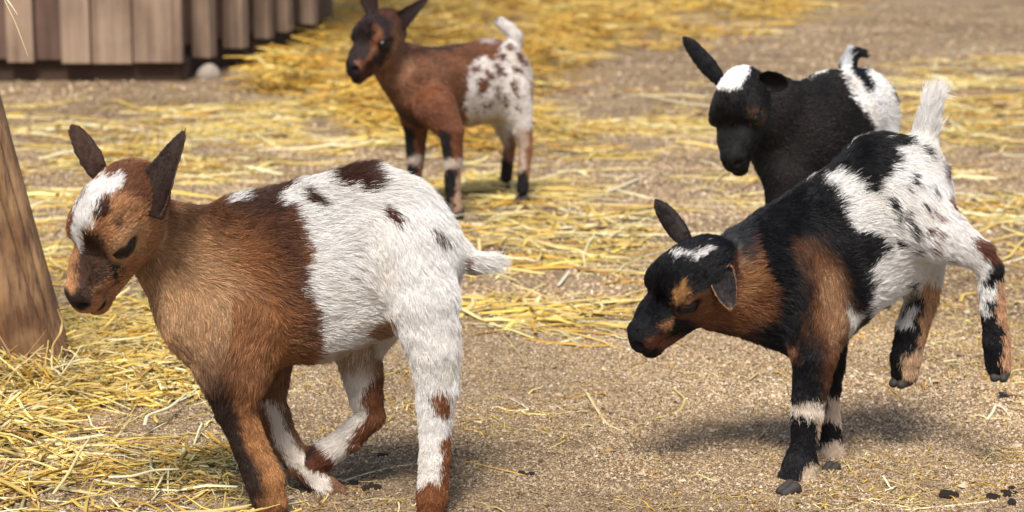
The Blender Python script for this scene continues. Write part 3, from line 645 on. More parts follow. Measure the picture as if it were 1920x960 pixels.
def kid_back():
    Y = 4.32
    body = [
      ([(715, 95, -.06, 34, .007), (760, 135, -.04, 52, .008), (805, 165, -.02, 66, .008)], 'neck', dict(k=.02, sy=.8)),
      ([(805, 165, -.03, 72, .008), (870, 160, .03, 76, .008), (920, 152, .09, 78, .009), (940, 155, .11, 46, .009)], 'body', dict(k=.02, sy=.85)),
      ([(815, 200, -.09, 40, .008), (846, 245, -.11, 23, .007), (850, 300, -.11, 17, .006), (848, 350, -.11, 14, .005), (852, 390, -.11, 15, .005)], 'NF', dict(k=.012)),
      ([(780, 190, .0, 38, .008), (780, 245, .0, 21, .007), (779, 300, .0, 16, .006), (776, 345, .0, 12, .005), (775, 372, .0, 13, .005)], 'FF', dict(k=.012)),
      ([(950, 170, .06, 48, .009), (976, 225, .05, 21, .007), (986, 275, .05, 13, .005), (982, 320, .05, 11, .004), (980, 356, .05, 12, .004)], 'NH', dict(k=.012)),
      ([(925, 180, .16, 40, .009), (940, 230, .18, 16, .007), (956, 272, .18, 11, .005), (951, 310, .18, 11, .005), (949, 332, .18, 11, .005)], 'FH', dict(k=.012)),
      ([(964, 86, .12, 15, .007), (966, 70, .12, 14, .007), (954, 54, .12, 12, .007), (938, 42, .12, 10, .006)], 'tail', dict(k=.01)),
    ]
    R_ = (0.13, 0.055, 0.03)
    patches = [
      (('neck', 'head'), [(715, 60), (765, 70), (785, 130), (765, 160), (720, 160), (705, 130)], (0.27, 0.14, 0.08), 20, .8),
      (('neck', 'body'), [(740, 200), (800, 210), (840, 230), (830, 260), (750, 260)], (0.045, 0.018, 0.012), 18, .8),
      (('neck', 'body'), [(770, 60), (850, 70), (900, 50), (970, 50), (985, 70), (930, 66), (880, 76), (850, 92), (790, 92)], (0.02, 0.016, 0.016), 6, .95),
      (('body', 'NH', 'FH'), [(878, 125), (905, 105), (928, 118), (945, 65), (985, 70), (1010, 110), (1030, 230), (960, 250), (870, 250), (872, 190)], (0.68, .63, .60), 6, 1),
      (('body',), [(890, 65), (905, 62), (925, 70), (930, 80), (915, 85), (900, 80)], (.45, .38, .36), 6, .8),
      (('body',), [(892, 155), (912, 150), (920, 162), (905, 185), (896, 178)], R_, 4, 1), (('body', 'NH'), [(958, 150), (968, 148), (974, 175), (962, 180)], R_, 4, 1),
      (('body', 'NH'), [(925, 120), (940, 125), (948, 145), (930, 140)], R_, 5, 1), (('body', 'NH'), [(948, 82), (956, 84), (962, 98), (952, 98)], R_, 4, 1),
      (('body', 'NH'), [(955, 125), (978, 128), (980, 140), (960, 140)], R_, 5, 1), (('body', 'NH'), [(930, 165), (936, 165), (938, 190), (930, 190)], R_, 4, 1),
      (('body', 'NH'), [(944, 178), (950, 178), (950, 205), (944, 200)], R_, 4, 1), (('body',), [(915, 190), (922, 190), (922, 205), (915, 200)], R_, 3, 1),
      (('body', 'NH'), [(880, 128), (896, 120), (900, 135), (886, 142)], R_, 3, 1), (('body', 'NH'), [(905, 135), (925, 138), (930, 150), (912, 150)], R_, 3, 1),
      (('body', 'NH'), [(930, 105), (945, 100), (950, 116), (938, 118)], R_, 3, 1), (('body', 'NH'), [(966, 95), (980, 100), (990, 130), (976, 118)], R_, 4, 1),
      (('body', 'NH'), [(905, 195), (912, 192), (910, 214)], R_, 3, 1), (('body', 'NH'), [(968, 190), (975, 190), (980, 215), (972, 210)], R_, 3, 1), (('body', 'NH'), [(890, 205), (897, 205), (895, 222)], R_, 3, 1),
      (('body', 'NH'), [(985, 145), (1000, 150), (1004, 190), (990, 180)], (.3, .17, .12), 5, .8),
      (('body',), [(870, 222), (940, 220), (940, 260), (860, 260)], (.42, .28, .18), 10, .8),
      (('NF',), [(820, 240), (848, 250), (850, 296), (820, 300)], (.012, .010, .011), 5, 1),
      (('NF',), [(815, 298), (880, 296), (880, 314), (815, 314)], (.5, .42, .36), 3, 1),
      (('NF',), [(820, 315), (858, 316), (864, 345), (862, 375), (850, 410), (820, 410)], (.012, .010, .011), 4, 1),
      (('NF',), [(858, 318), (880, 318), (890, 420), (850, 420)], (.38, .25, .17), 5, 1),
      (('FF',), [(750, 235), (772, 240), (780, 292), (750, 292)], (.012, .010, .011), 5, 1),
      (('FF',), [(750, 292), (790, 292), (790, 308), (750, 308)], (.45, .38, .32), 3, 1),
      (('FF',), [(750, 310), (782, 310), (784, 400), (750, 400)], (.012, .010, .011), 4, 1),
      (('NH',), [(965, 240), (984, 240), (988, 320), (975, 320)], (.45, .36, .30), 6, .9),
      (('NH',), [(960, 318), (990, 322), (996, 380), (950, 380)], (.012, .010, .011), 6, 1),
      (('FH',), [(925, 235), (948, 235), (955, 280), (940, 270)], (.5, .40, .33), 6, .9),
      (('FH',), [(930, 295), (970, 305), (970, 360), (930, 360)], (.02, .014, .012), 6, 1),
      (('tail',), [(924, 22), (940, 22), (940, 40), (926, 42)], (.01, .01, .01), 3, 1),
      (('head',), [(645, 20), (690, 10), (720, 30), (712, 60), (700, 85), (690, 110), (660, 112), (645, 90)], (0.018, 0.011, 0.011), 8, .95),
      (('head',), [(712, 30), (735, 35), (735, 90), (712, 125), (690, 125), (705, 100), (716, 70)], (0.014, 0.011, 0.015), 8, .9),
      (('head',), [(700, 45), (710, 45), (706, 88), (695, 110), (682, 115), (694, 95)], (0.20, 0.075, 0.030), 5, .9),
      (('head',), [(640, 105), (670, 108), (672, 150), (640, 150)], (0.010, 0.008, 0.010), 8, .9),
      (('head',), [(672, 112), (684, 122), (676, 134), (668, 128)], (0.25, 0.11, 0.06), 5, .9),
    ]
    hp = [((3.95, 3.1, 0.15), (1.2, 1.2, 0.8), (0.010, 0.008, 0.010)), ((10.3, 0.7, -2.5), (0.8, 0.8, 0.8), (0.012, 0.010, 0.011))]
    Yh = 4.22
    ears = [dict(base=P(748, 60, Yh-.03), tip=P(806, -8, Yh-.02), width=.036, prof=(1.0, 1.0, .82, .55, .38, .22, .04), face=(-.5, -1, .1), col_out=(.06, .025, .016), col_in=(.022, .012, .011), n_hair=2500, hw=.0007),
            dict(base=P(692, 24, Yh+.02), tip=P(680, -42, Yh+.02), width=.034, face=(-.2, -1, .2), col_out=(.07, .03, .02), col_in=(.03, .016, .014), n_hair=2500, hw=.0007)]
    f = lambda q: np.array([q[0], q[1], 0])
    hooves = [(f(P(856, 403, Y-.11)), (-.5, -1, 0), 1.05), (f(P(775, 390, Y)), (-.5, -1, 0), 1.05), (f(P(978, 370, Y+.05)), (-.6, -.8, 0), 1.05), (f(P(946, 345, Y+.18)), (-.6, -.8, 0), 1.)]
    marks = dict(eyeN=(722, 84), nose=(656, 126), chin=(680, 146), earN=(750, 56), earF=(690, 20), poll=(722, 14))
    return make_kid('small reddish brown kid with speckled white rump standing on straw at the back', Y, marks, Yh, 1.42, 180, body, {'*': (0.15, 0.064, 0.033), 'head': (0.075, .030, .018), 'tail': (.62, .58, .55), 'NF': (.15, .055, .026), 'FF': (.15, .055, .026), 'NH': (.25, .12, .07), 'FH': (.24, .11, .06)}, patches, hp, ears, hooves, 80000, .0008, h=.0036, rise=.22, warp=6, yprior=236)
#@@PLACE
# ------------------------------------------------------------------ the ground
_PRINTS = [(RNG.uniform(-.2, .6), RNG.uniform(2.3, 3.3), RNG.uniform(.010, .02)) for _ in range(46)]   # hoof prints pressed into the sand
def height(x, y):
    p = np.stack([x, y, np.zeros_like(x)], 1)
    h_ = 0.004*vnoise(p, 3.1, 2)+0.003*vnoise(p, 11, 5)
    for a, b_, r_ in _PRINTS: h_ = h_-.006*np.exp(-(((x-a)/r_)**2+((y-b_)/(r_*1.3))**2))
    return h_
def make_ground():
    ys = np.concatenate([np.linspace(-4, 1.9, 12)[:-1], np.linspace(1.9, 5, 260)[:-1], np.geomspace(5, 200, 120)])
    xs = np.concatenate([-np.geomspace(2, 150, 25)[::-1], np.linspace(-2, 2, 260)[1:-1], np.geomspace(2, 150, 25)])
    X, Yg = np.meshgrid(xs, ys); x, y = X.ravel(), Yg.ravel()
    z = height(x, y)*np.clip((9-y)/4, 0, 1)
    V = np.stack([x, y, z], 1); nx = len(xs)
    i = (np.arange(len(ys)-1)[:, None]*nx+np.arange(nx-1)).ravel()
    Q = np.stack([i, i+1, i+nx+1, i+nx], 1)
    m, n, b = new_mat('sandy_ground'); N = n.nodes; Lk = n.links
    co = N.new('ShaderNodeTexCoord')
    big = N.new('ShaderNodeTexNoise'); big.inputs['Scale'].default_value = 2.2; big.inputs['Detail'].default_value = 5; big.inputs['Roughness'].default_value = .6
    mid = N.new('ShaderNodeTexNoise'); mid.inputs['Scale'].default_value = 28; mid.inputs['Detail'].default_value = 6; mid.inputs['Roughness'].default_value = .7
    vo = N.new('ShaderNodeTexVoronoi'); vo.inputs['Scale'].default_value = 330
    for q in (big, mid, vo): Lk.new(co.outputs['Object'], q.inputs['Vector'])
    r1 = N.new('ShaderNodeValToRGB'); r1.color_ramp.elements[0].color = (0.15, 0.095, 0.055, 1); r1.color_ramp.elements[1].color = (0.39, 0.295, 0.19, 1)
    r1.color_ramp.elements[0].position = .32; r1.color_ramp.elements[1].position = .62
    mx = N.new('ShaderNodeMath'); mx.operation = 'MULTIPLY_ADD'; mx.inputs[1].default_value = .5; Lk.new(big.outputs['Fac'], mx.inputs[0])
    mh = N.new('ShaderNodeMath'); mh.operation = 'MULTIPLY'; mh.inputs[1].default_value = .5; Lk.new(mid.outputs['Fac'], mh.inputs[0]); Lk.new(mh.outputs[0], mx.inputs[2])
    Lk.new(mx.outputs[0], r1.inputs[0])
    r2 = N.new('ShaderNodeValToRGB'); r2.color_ramp.elements[0].color = (0.6, 0.58, 0.55, 1); r2.color_ramp.elements[1].color = (1.35, 1.33, 1.3, 1)
    sp = N.new('ShaderNodeSeparateColor'); Lk.new(vo.outputs['Color'], sp.inputs[0]); Lk.new(sp.outputs[0], r2.inputs[0])
    mul = N.new('ShaderNodeMix'); mul.data_type = 'RGBA'; mul.blend_type = 'MULTIPLY'; mul.inputs[0].default_value = 1
    Lk.new(r1.outputs[0], mul.inputs[6]); Lk.new(r2.outputs[0], mul.inputs[7]); Lk.new(mul.outputs[2], b.inputs['Base Color'])
    b.inputs['Roughness'].default_value = .95; b.inputs['Specular IOR Level'].default_value = .15
    bp = N.new('ShaderNodeBump'); bp.inputs['Strength'].default_value = .7; bp.inputs['Distance'].default_value = .003; bp.invert = True
    Lk.new(vo.outputs['Distance'], bp.inputs['Height'])
    bp2 = N.new('ShaderNodeBump'); bp2.inputs['Strength'].default_value = .8; bp2.inputs['Distance'].default_value = .02
    Lk.new(mid.outputs['Fac'], bp2.inputs['Height']); Lk.new(bp.outputs[0], bp2.inputs['Normal']); Lk.new(bp2.outputs[0], b.inputs['Normal'])
    o = np_mesh('ground', V, Q, m); tag(o, 'sandy gravel ground of the goat pen', None, None, 'structure')
make_ground()

def make_gravel():
    """loose grit lying on the sand: many small faceted grains"""
    def scatter(n, y0, y1, s0, s1):
        y = np.sqrt(RNG.random(n)*(y1**2-y0**2)+y0**2); q_ = RNG.random(n)*2-1; q_ = np.where(np.abs(q_) > .9, np.sign(q_)*(.9+(np.abs(q_)-.9)*RNG.random(n)*6), q_); x = q_*(y*0.25+0.06)
        return np.stack([x, y, height(x, y)], 1), s0+(s1-s0)*RNG.random(n)**2.2
    A, a = scatter(190000, 2.15, 3.3, .0009, .0023); B, b_ = scatter(70000, 3.3, 5.5, .002, .0048); C_, c_ = scatter(3000, 2.15, 4.5, .003, .0052)
    D_, d_ = scatter(30000, 5.5, 10, .003, .0075); C_ = np.concatenate([C_, D_]); c_ = np.concatenate([c_, d_])
    c = np.concatenate([A, B, C_]); s = np.concatenate([a, b_, c_]); n = len(c)
    O = np.array([[1, 0, 0], [0, 1, 0], [-1, 0, 0], [0, -1, 0], [0, 0, 1], [0, 0, -1], ], float)
    Tt = np.array([[0, 1, 4], [1, 2, 4], [2, 3, 4], [3, 0, 4], [1, 0, 5], [2, 1, 5], [3, 2, 5], [0, 3, 5]])
    th = RNG.random(n)*6.283; cs, sn = np.cos(th)[:, None], np.sin(th)[:, None]
    v = np.tile(O, (n, 1, 1))*(0.7+0.55*RNG.random((n, 6, 1)))*(s[:, None, None])+RNG.normal(0, .22, (n, 6, 3))*s[:, None, None]
    X = v[..., 0]*cs-v[..., 1]*sn; Yv = v[..., 0]*sn+v[..., 1]*cs; v = np.stack([X, Yv, v[..., 2]*.8], -1)
    V = (v+c[:, None, :]+np.array([0, 0, 1.])*(s*.35)[:, None, None]).reshape(-1, 3)
    Fc = (Tt[None]+6*np.arange(n)[:, None, None]).reshape(-1, 3)
    pal = np.array([(.40, .30, .19), (.32, .235, .145), (.47, .38, .27), (.23, .16, .095), (.36, .28, .19), (.54, .47, .37), (.34, .23, .10), (.13, .09, .055)])
    col = pal[RNG.choice(8, n, p=[.24, .22, .12, .14, .12, .05, .07, .04])]*np.exp(RNG.normal(0, .14, (n, 1)))
    col = col*np.array([1.0, .985, .98])
    col = col*np.clip(1+.22*vnoise(c, 7, 3)[:, None]+.3*vnoise(c, 2.3, 9)[:, None], .45, 1.4)
    o = np_mesh('gravel', V, Fc, M_GRAIN, None, np.repeat(col, 6, 0), smooth=False)
    tag(o, 'loose pale grit scattered over the sand', 'gravel', None, 'stuff')
make_gravel()

# ------------------------------------------------------------------ straw
def straw_mesh(name, C0, Ln, th, wid, zt, mat, colr, curve=.25, kink=.5, flat=.3):
    """C0 centres, each stalk a bent flattened tube of 5 rings"""
    n = len(C0); R_ = 6; S_ = 4
    t = np.linspace(-.5, .5, R_)
    d = np.stack([np.cos(th), np.sin(th), np.zeros(n)], 1); sdv = np.stack([-np.sin(th), np.cos(th), np.zeros(n)], 1)
    cv = RNG.normal(0, curve*.55, n); kk = RNG.normal(0, kink*1.3, n)*(RNG.random(n) < .4); kp = RNG.random(n)*.6-.3
    tilt = RNG.normal(0, 1, n)*zt
    path = C0[:, None, :] + d[:, None, :]*(t[None, :, None]*Ln[:, None, None])
    off = (cv[:, None]*(t[None]**2)*Ln[:, None] + kk[:, None]*np.maximum(t[None]-kp[:, None], 0)*Ln[:, None])
    path = path + sdv[:, None, :]*off[..., None]
    path[..., 2] += t[None]*tilt[:, None]*Ln[:, None] + RNG.normal(0, .002, (n, R_)) - np.abs(RNG.normal(0, .12, n))[:, None]*(t[None]**2)*Ln[:, None]*.5
    low = height(path[..., 0].ravel(), path[..., 1].ravel()).reshape(n, R_)+wid[:, None]*.4
    path[..., 2] = np.maximum(path[..., 2], low)
    tang = nrm(np.gradient(path, axis=1)); u = nrm(np.cross(tang, np.array([0, 0, 1.])+RNG.normal(0, .5, (n, 1, 3)))); w = np.cross(u, tang)
    taper = np.interp(t, [-.5, -.45, .3, .5], [.8, 1, .9, .45])
    rings = []
    for k in range(S_):
        a = 2*math.pi*(k+.5)/S_
        rings.append(path + (u*math.cos(a) + w*math.sin(a)*flat)*(wid[:, None, None]*.72*taper[None, :, None]))
    V = np.stack(rings, 2).reshape(-1, 3)
    base = (np.arange(n)*R_*S_)[:, None, None]; i = (np.arange(R_-1)*S_)[None, :, None]; k = np.arange(S_)[None, None, :]; k2 = (k+1) % S_
    Q = np.stack([base+i+k, base+i+k2, base+i+S_+k2, base+i+S_+k], -1).reshape(-1, 4)
    Cc = np.repeat(colr, R_*S_, 0).reshape(n, R_, S_, 3)*(1+.12*RNG.normal(0, 1, (n, R_, 1, 1)))
    return np_mesh(name, V, Q, mat, None, np.clip(Cc.reshape(-1, 3), .01, .9))
PAL = np.array([(.62, .44, .12), (.72, .58, .25), (.52, .30, .05), (.76, .67, .40), (.44, .33, .11), (.28, .15, .05), (.68, .49, .11)])
def straw_patch(name, label, polys, n, lmin, lmax, wmin, wmax, depth, zt, p=None, warm=0., thick=1.0, th_sig=1.6, edge=40):
    xs, Ls = [], []
    cand = 0; out = []
    pts = np.concatenate([np.array(q[0], float) for q in polys]); 
    gmin, gmax = [], []
    gg = np.array([G(*q) for q in pts]); lo, hi = gg.min(0)-.3, gg.max(0)+.3
    lo[1] = max(lo[1], 2.0)
    while sum(len(a) for a in out) < n:
        m_ = 20000; x = lo[0]+(hi[0]-lo[0])*RNG.random(m_); y = lo[1]+(hi[1]-lo[1])*RNG.random(m_)
        g = np.stack([x, y, np.zeros(m_)], 1); u, v, _ = project(g); w = np.zeros(m_)
        for poly, dens, fe in polys:
            w = np.maximum(w, dens*np.clip(.5-poly_sd(u, v, poly)/fe, 0, 1))
        w = w*np.clip(.45+1.3*vnoise(g, 4.5, 6)+.7*vnoise(g, 13, 2), 0.03, 1.3)
        out.append(np.concatenate([g, w[:, None]], 1)[RNG.random(m_) < w/1.3])
        cand += 1
        if cand > 400: break
    g = np.concatenate(out)[:n]; n = len(g)
    u, v, _ = project(g[:, :3])
    c = g[:, :3].copy(); pile = np.clip(g[:, 3], 0, 1)
    c[:, 2] = height(c[:, 0], c[:, 1]) + .0015 + RNG.random(n)**1.3*depth*pile
    Ln = lmin+(lmax-lmin)*RNG.random(n)**1.7; th = RNG.normal(0, th_sig, n); wd = wmin+(wmax-wmin)*RNG.random(n)**1.8
    pr = np.array(p if p is not None else [.24, .2, .12, .12, .12, .06, .14]); col = PAL[RNG.choice(7, n, p=pr/pr.sum())]*np.exp(RNG.normal(0, .16, (n, 1)))
    col[:, 2] *= 1-warm*.4; col[:, 1] *= 1-warm*.1
    o = straw_mesh(name, c, Ln, th, wd, zt, M_STRAW, col)
    tag(o, label, 'straw', None, 'stuff'); return o
straw_patch('straw_bed', 'thick bed of loose yellow straw around the foot of the wooden post',
    [([(-80, 620), (120, 600), (330, 560), (400, 720), (430, 820), (450, 1010), (-80, 1010)], 1.0, 60), ([(60, 480), (330, 480), (360, 640), (60, 640)], .5, 50)],
    7000, .04, .19, .0013, .0046, .024, .10)
straw_patch('straw_drift', 'small drift of straw banked up against the foot of the wooden post',
    [([(-60, 690), (30, 712), (120, 690), (170, 660), (190, 720), (120, 765), (-60, 760)], 1.0, 30)], 1100, .03, .13, .0012, .0036, .050, .35)
straw_patch('straw_heap', 'deep golden heap of straw spread along the back of the pen',
    [([(600, -60), (1260, -60), (1300, 20), (1100, 110), (1000, 200), (980, 300), (660, 240), (600, 190), (470, 175), (480, 120), (600, 70)], 1.0, 40), ([(1200, -60), (1660, -60), (1600, 10), (1250, 90)], .55, 50)],
    11000, .08, .34, .004, .0085, .10, .14, p=[.3, .12, .28, .05, .04, .05, .16], warm=.5)
straw_patch('straw_litter', 'loose straw littered over the middle of the pen',
    [([(-60, 235), (440, 215), (660, 230), (1150, 200), (1160, 330), (1240, 480), (860, 480), (500, 420), (300, 340), (-60, 460)], .8, 70),
     ([(860, 470), (1200, 460), (1250, 600), (1180, 640), (860, 700)], .55, 40), ([(1100, 180), (1560, 190), (1500, 440), (1220, 440)], .28, 60),
     ([(1700, 140), (2000, 120), (2000, 500), (1740, 480)], .55, 60), ([(400, 215), (700, 170), (700, 300), (380, 290)], .7, 40)],
    2800, .07, .34, .0032, .0078, .012, .07, p=[.22, .26, .12, .16, .1, .04, .14], th_sig=1.2)
straw_patch('straw_scraps', 'thin broken straw scraps strewn over the bare sand',
    [([(400, 600), (1950, 480), (1950, 1000), (400, 1000)], .5, 60)],
    1500, .006, .07, .0006, .0020, .002, .02, p=[.2, .15, .25, .08, .1, .15, .1])
straw_patch('straw_chaff', 'short broken chaff and dust of straw between the longer stalks',
    [([(-80, 200), (1300, 200), (1300, 600), (900, 700), (440, 1010), (-80, 1010)], .8, 60), ([(1300, 200), (2000, 150), (2000, 1000), (900, 1000), (1300, 500)], .22, 60)],
    9000, .003, .022, .0007, .0026, .004, .3, p=[.2, .16, .18, .12, .12, .16, .06], th_sig=3)
def stalk(name, label, pts, wid, col, group=None, seg=24, parent=None):
    """one individually placed stem through measured points"""
    p = np.array(pts, float); t = np.linspace(0, len(p)-1, seg); i = np.minimum(t.astype(int), len(p)-2); f = (t-i)[:, None]
    q = p[i]*(1-f)+p[i+1]*f
    for _ in range(2): q[1:-1] = (q[:-2]+2*q[1:-1]+q[2:])/4
    tg_ = nrm(np.gradient(q, axis=0)); u = nrm(np.cross(tg_, [0.1, .2, 1])); w = np.cross(u, tg_); rings = []
    wd = wid*.5*np.interp(np.linspace(0, 1, seg), [0, .05, .8, 1], [.7, 1, .85, .35])
    for k in range(6):
        a = k*math.pi/3; rings.append(q+(u*math.cos(a)+w*math.sin(a)*.6)*wd[:, None])
    V = np.stack(rings, 1).reshape(-1, 3); base = (np.arange(seg-1)*6)[:, None]; k = np.arange(6)[None]
    Q = np.stack([base+k, base+(k+1) % 6, base+6+(k+1) % 6, base+6+k], -1).reshape(-1, 4)
    cc = np.array(col)*np.exp(RNG.normal(0, .06, (len(V), 1)))
    o = np_mesh(name, V, Q, M_STRAW, parent, cc)
    if label: tag(o, label, 'straw stalk', group)
    return o
def gs(pts, z=.003): return [G(*q)+np.array([0, 0, z]) for q in pts]
GRP = 'single stalks lying on the bare ground'
stalk('straw_stalk', 'kinked yellow straw stalk lying on open sand between the two front goats', gs([(1262, 732), (1286, 752), (1276, 774), (1250, 784), (1222, 790)]), .0042, (.62, .46, .16), GRP)
stalk('straw_stalk', 'short pale stalk pointing down to a tangle on the bare sand', gs([(1100, 740), (1118, 770), (1136, 798), (1150, 806), (1176, 816)]), .0046, (.70, .58, .28), GRP)
stalk('straw_stalk', 'thin white stalk lying left of the pale stalk on open sand', gs([(958, 752), (980, 764), (1016, 788)]), .0024, (.75, .68, .52), GRP)
stalk('straw_stalk', 'long curved straw stalk on the sand right of the white hind leg', gs([(862, 872), (920, 868), (985, 860), (1030, 846), (1060, 830)]), .003, (.66, .52, .2), GRP)
stalk('straw_stalk', 'straight golden stalk reaching right from the brown and white hind leg', gs([(852, 866), (900, 876), (985, 896)]), .0042, (.60, .38, .1), GRP)
stalk('straw_stalk', 'long pale stalk along the bottom right corner of the sand', gs([(1690, 962), (1800, 952), (1870, 944), (1935, 934)]), .0042, (.70, .60, .34), GRP)
stalk('straw_stalk', 'long pale stalk starting behind the white rump', gs([(874, 556), (930, 562), (1010, 566), (1060, 556), (1140, 548)]), .0052, (.70, .58, .28), GRP)
stalk('straw_stalk', 'thick whitish stalk lying slanted below the white tail', gs([(1046, 540), (1066, 514), (1088, 486)]), .0062, (.74, .70, .55), GRP)
stalk('straw_stalk', 'thick white stalk slanting on the ground before the black goat', gs([(1135, 364), (1170, 350), (1204, 335)]), .009, (.74, .66, .46), GRP)
stalk('straw_stalk', 'golden stalk bent round behind the raised hind hoof at the right edge', gs([(1800, 570), (1806, 556), (1830, 552)]), .007, (.62, .46, .1), GRP)
stalk('straw_stalk', 'thick bent stalk slanting past the hoof of the small brown goat', gs([(924, 418), (960, 404), (992, 380), (1004, 368)]), .009, (.70, .58, .26), GRP)
stalk('straw_stalk', 'curved golden stalk at the right edge beside the raised hoof', gs([(1868, 494), (1894, 484), (1910, 462), (1930, 444)]), .007, (.66, .50, .16), GRP)
stalk('straw_stalk', 'pale forked stalk on the straw bed near the brown foreleg', gs([(272, 826), (276, 806), (320, 790), (352, 762)], .018), .0052, (.76, .70, .46), GRP)
stalk('straw_stalk', 'long straight stalk slanting across the front of the straw bed', gs([(100, 962), (130, 920), (150, 880), (172, 848)], .02), .0042, (.72, .60, .28), GRP)
stalk('straw_stalk', 'broad white stalk lying flat in the front of the straw bed', gs([(205, 928), (250, 926), (290, 914), (336, 912)], .02), .0055, (.76, .70, .48), GRP)
stalk('straw_stalk', 'long thin stalk behind the crossed front hooves', gs([(640, 908), (690, 892), (740, 880), (784, 874)]), .0034, (.72, .62, .36), GRP)
stalk('straw_stalk', 'kinked white stalk pair lying under the raised right hind hoof', gs([(1850, 792), (1862, 776), (1866, 764), (1880, 768), (1896, 788)]), .0045, (.78, .72, .52), GRP)
stalk('straw_stalk', 'golden stalk crossing over the kinked white stalk pair', gs([(1835, 752), (1872, 742), (1890, 732), (1912, 750), (1922, 762)]), .0040, (.60, .42, .12), GRP)
stalk('straw_stalk', 'small curved golden stalk behind the white hind leg', gs([(1405, 716), (1420, 704), (1440, 700)]), .003, (.64, .50, .2), GRP)

# ------------------------------------------------------------------ droppings
m, n, b = new_mat('dark_dung'); b.inputs['Base Color'].default_value = (.04, .024, .017, 1); b.inputs['Roughness'].default_value = .6
t = n.nodes.new('ShaderNodeTexNoise'); t.inputs['Scale'].default_value = 400; bp = n.nodes.new('ShaderNodeBump'); bp.inputs['Distance'].default_value = .002
n.links.new(t.outputs['Fac'], bp.inputs['Height']); n.links.new(bp.outputs[0], b.inputs['Normal']); M_DUNG = m
def dropping(label, px, py, r, lumps, spread):
    c = G(px, py); pr = []
    for k in range(lumps):
        o = np.array([RNG.normal(0, spread), RNG.normal(0, spread*.8), r*.55]); a = RNG.random()*3
        d = np.array([math.cos(a), math.sin(a), 0])*r*.5
        pr.append(Prim('cone', c+o-d, c+o+d, r*.8, r*.65, k=.001))
    V, Q = polygonise(pr, .0013); V = relax(V, Q, 1); V = V+vnoise3(V, 500, 3)*.0006
    tag(np_mesh('dropping', V, Q, M_DUNG), label, 'dropping', 'goat droppings on the sand')
dropping('small round dark dropping between the hind legs of the white rumped goat', 718, 860, .0055, 1, 0)
dropping('flattened dark droppings on the sand behind the crossed front hooves', 688, 918, .0055, 4, .009)
dropping('low cluster of dark droppings at the tip of the golden stalk', 985, 892, .004, 5, .009)
dropping('single dark lump near the bottom right of the sand', 1781, 932, .0065, 3, .006)
dropping('broad cluster of black droppings at the bottom right corner', 1885, 936, .0065, 8, .013)
dropping('dark dropping among straw under the raised right hoof', 1872, 748, .006, 3, .005)

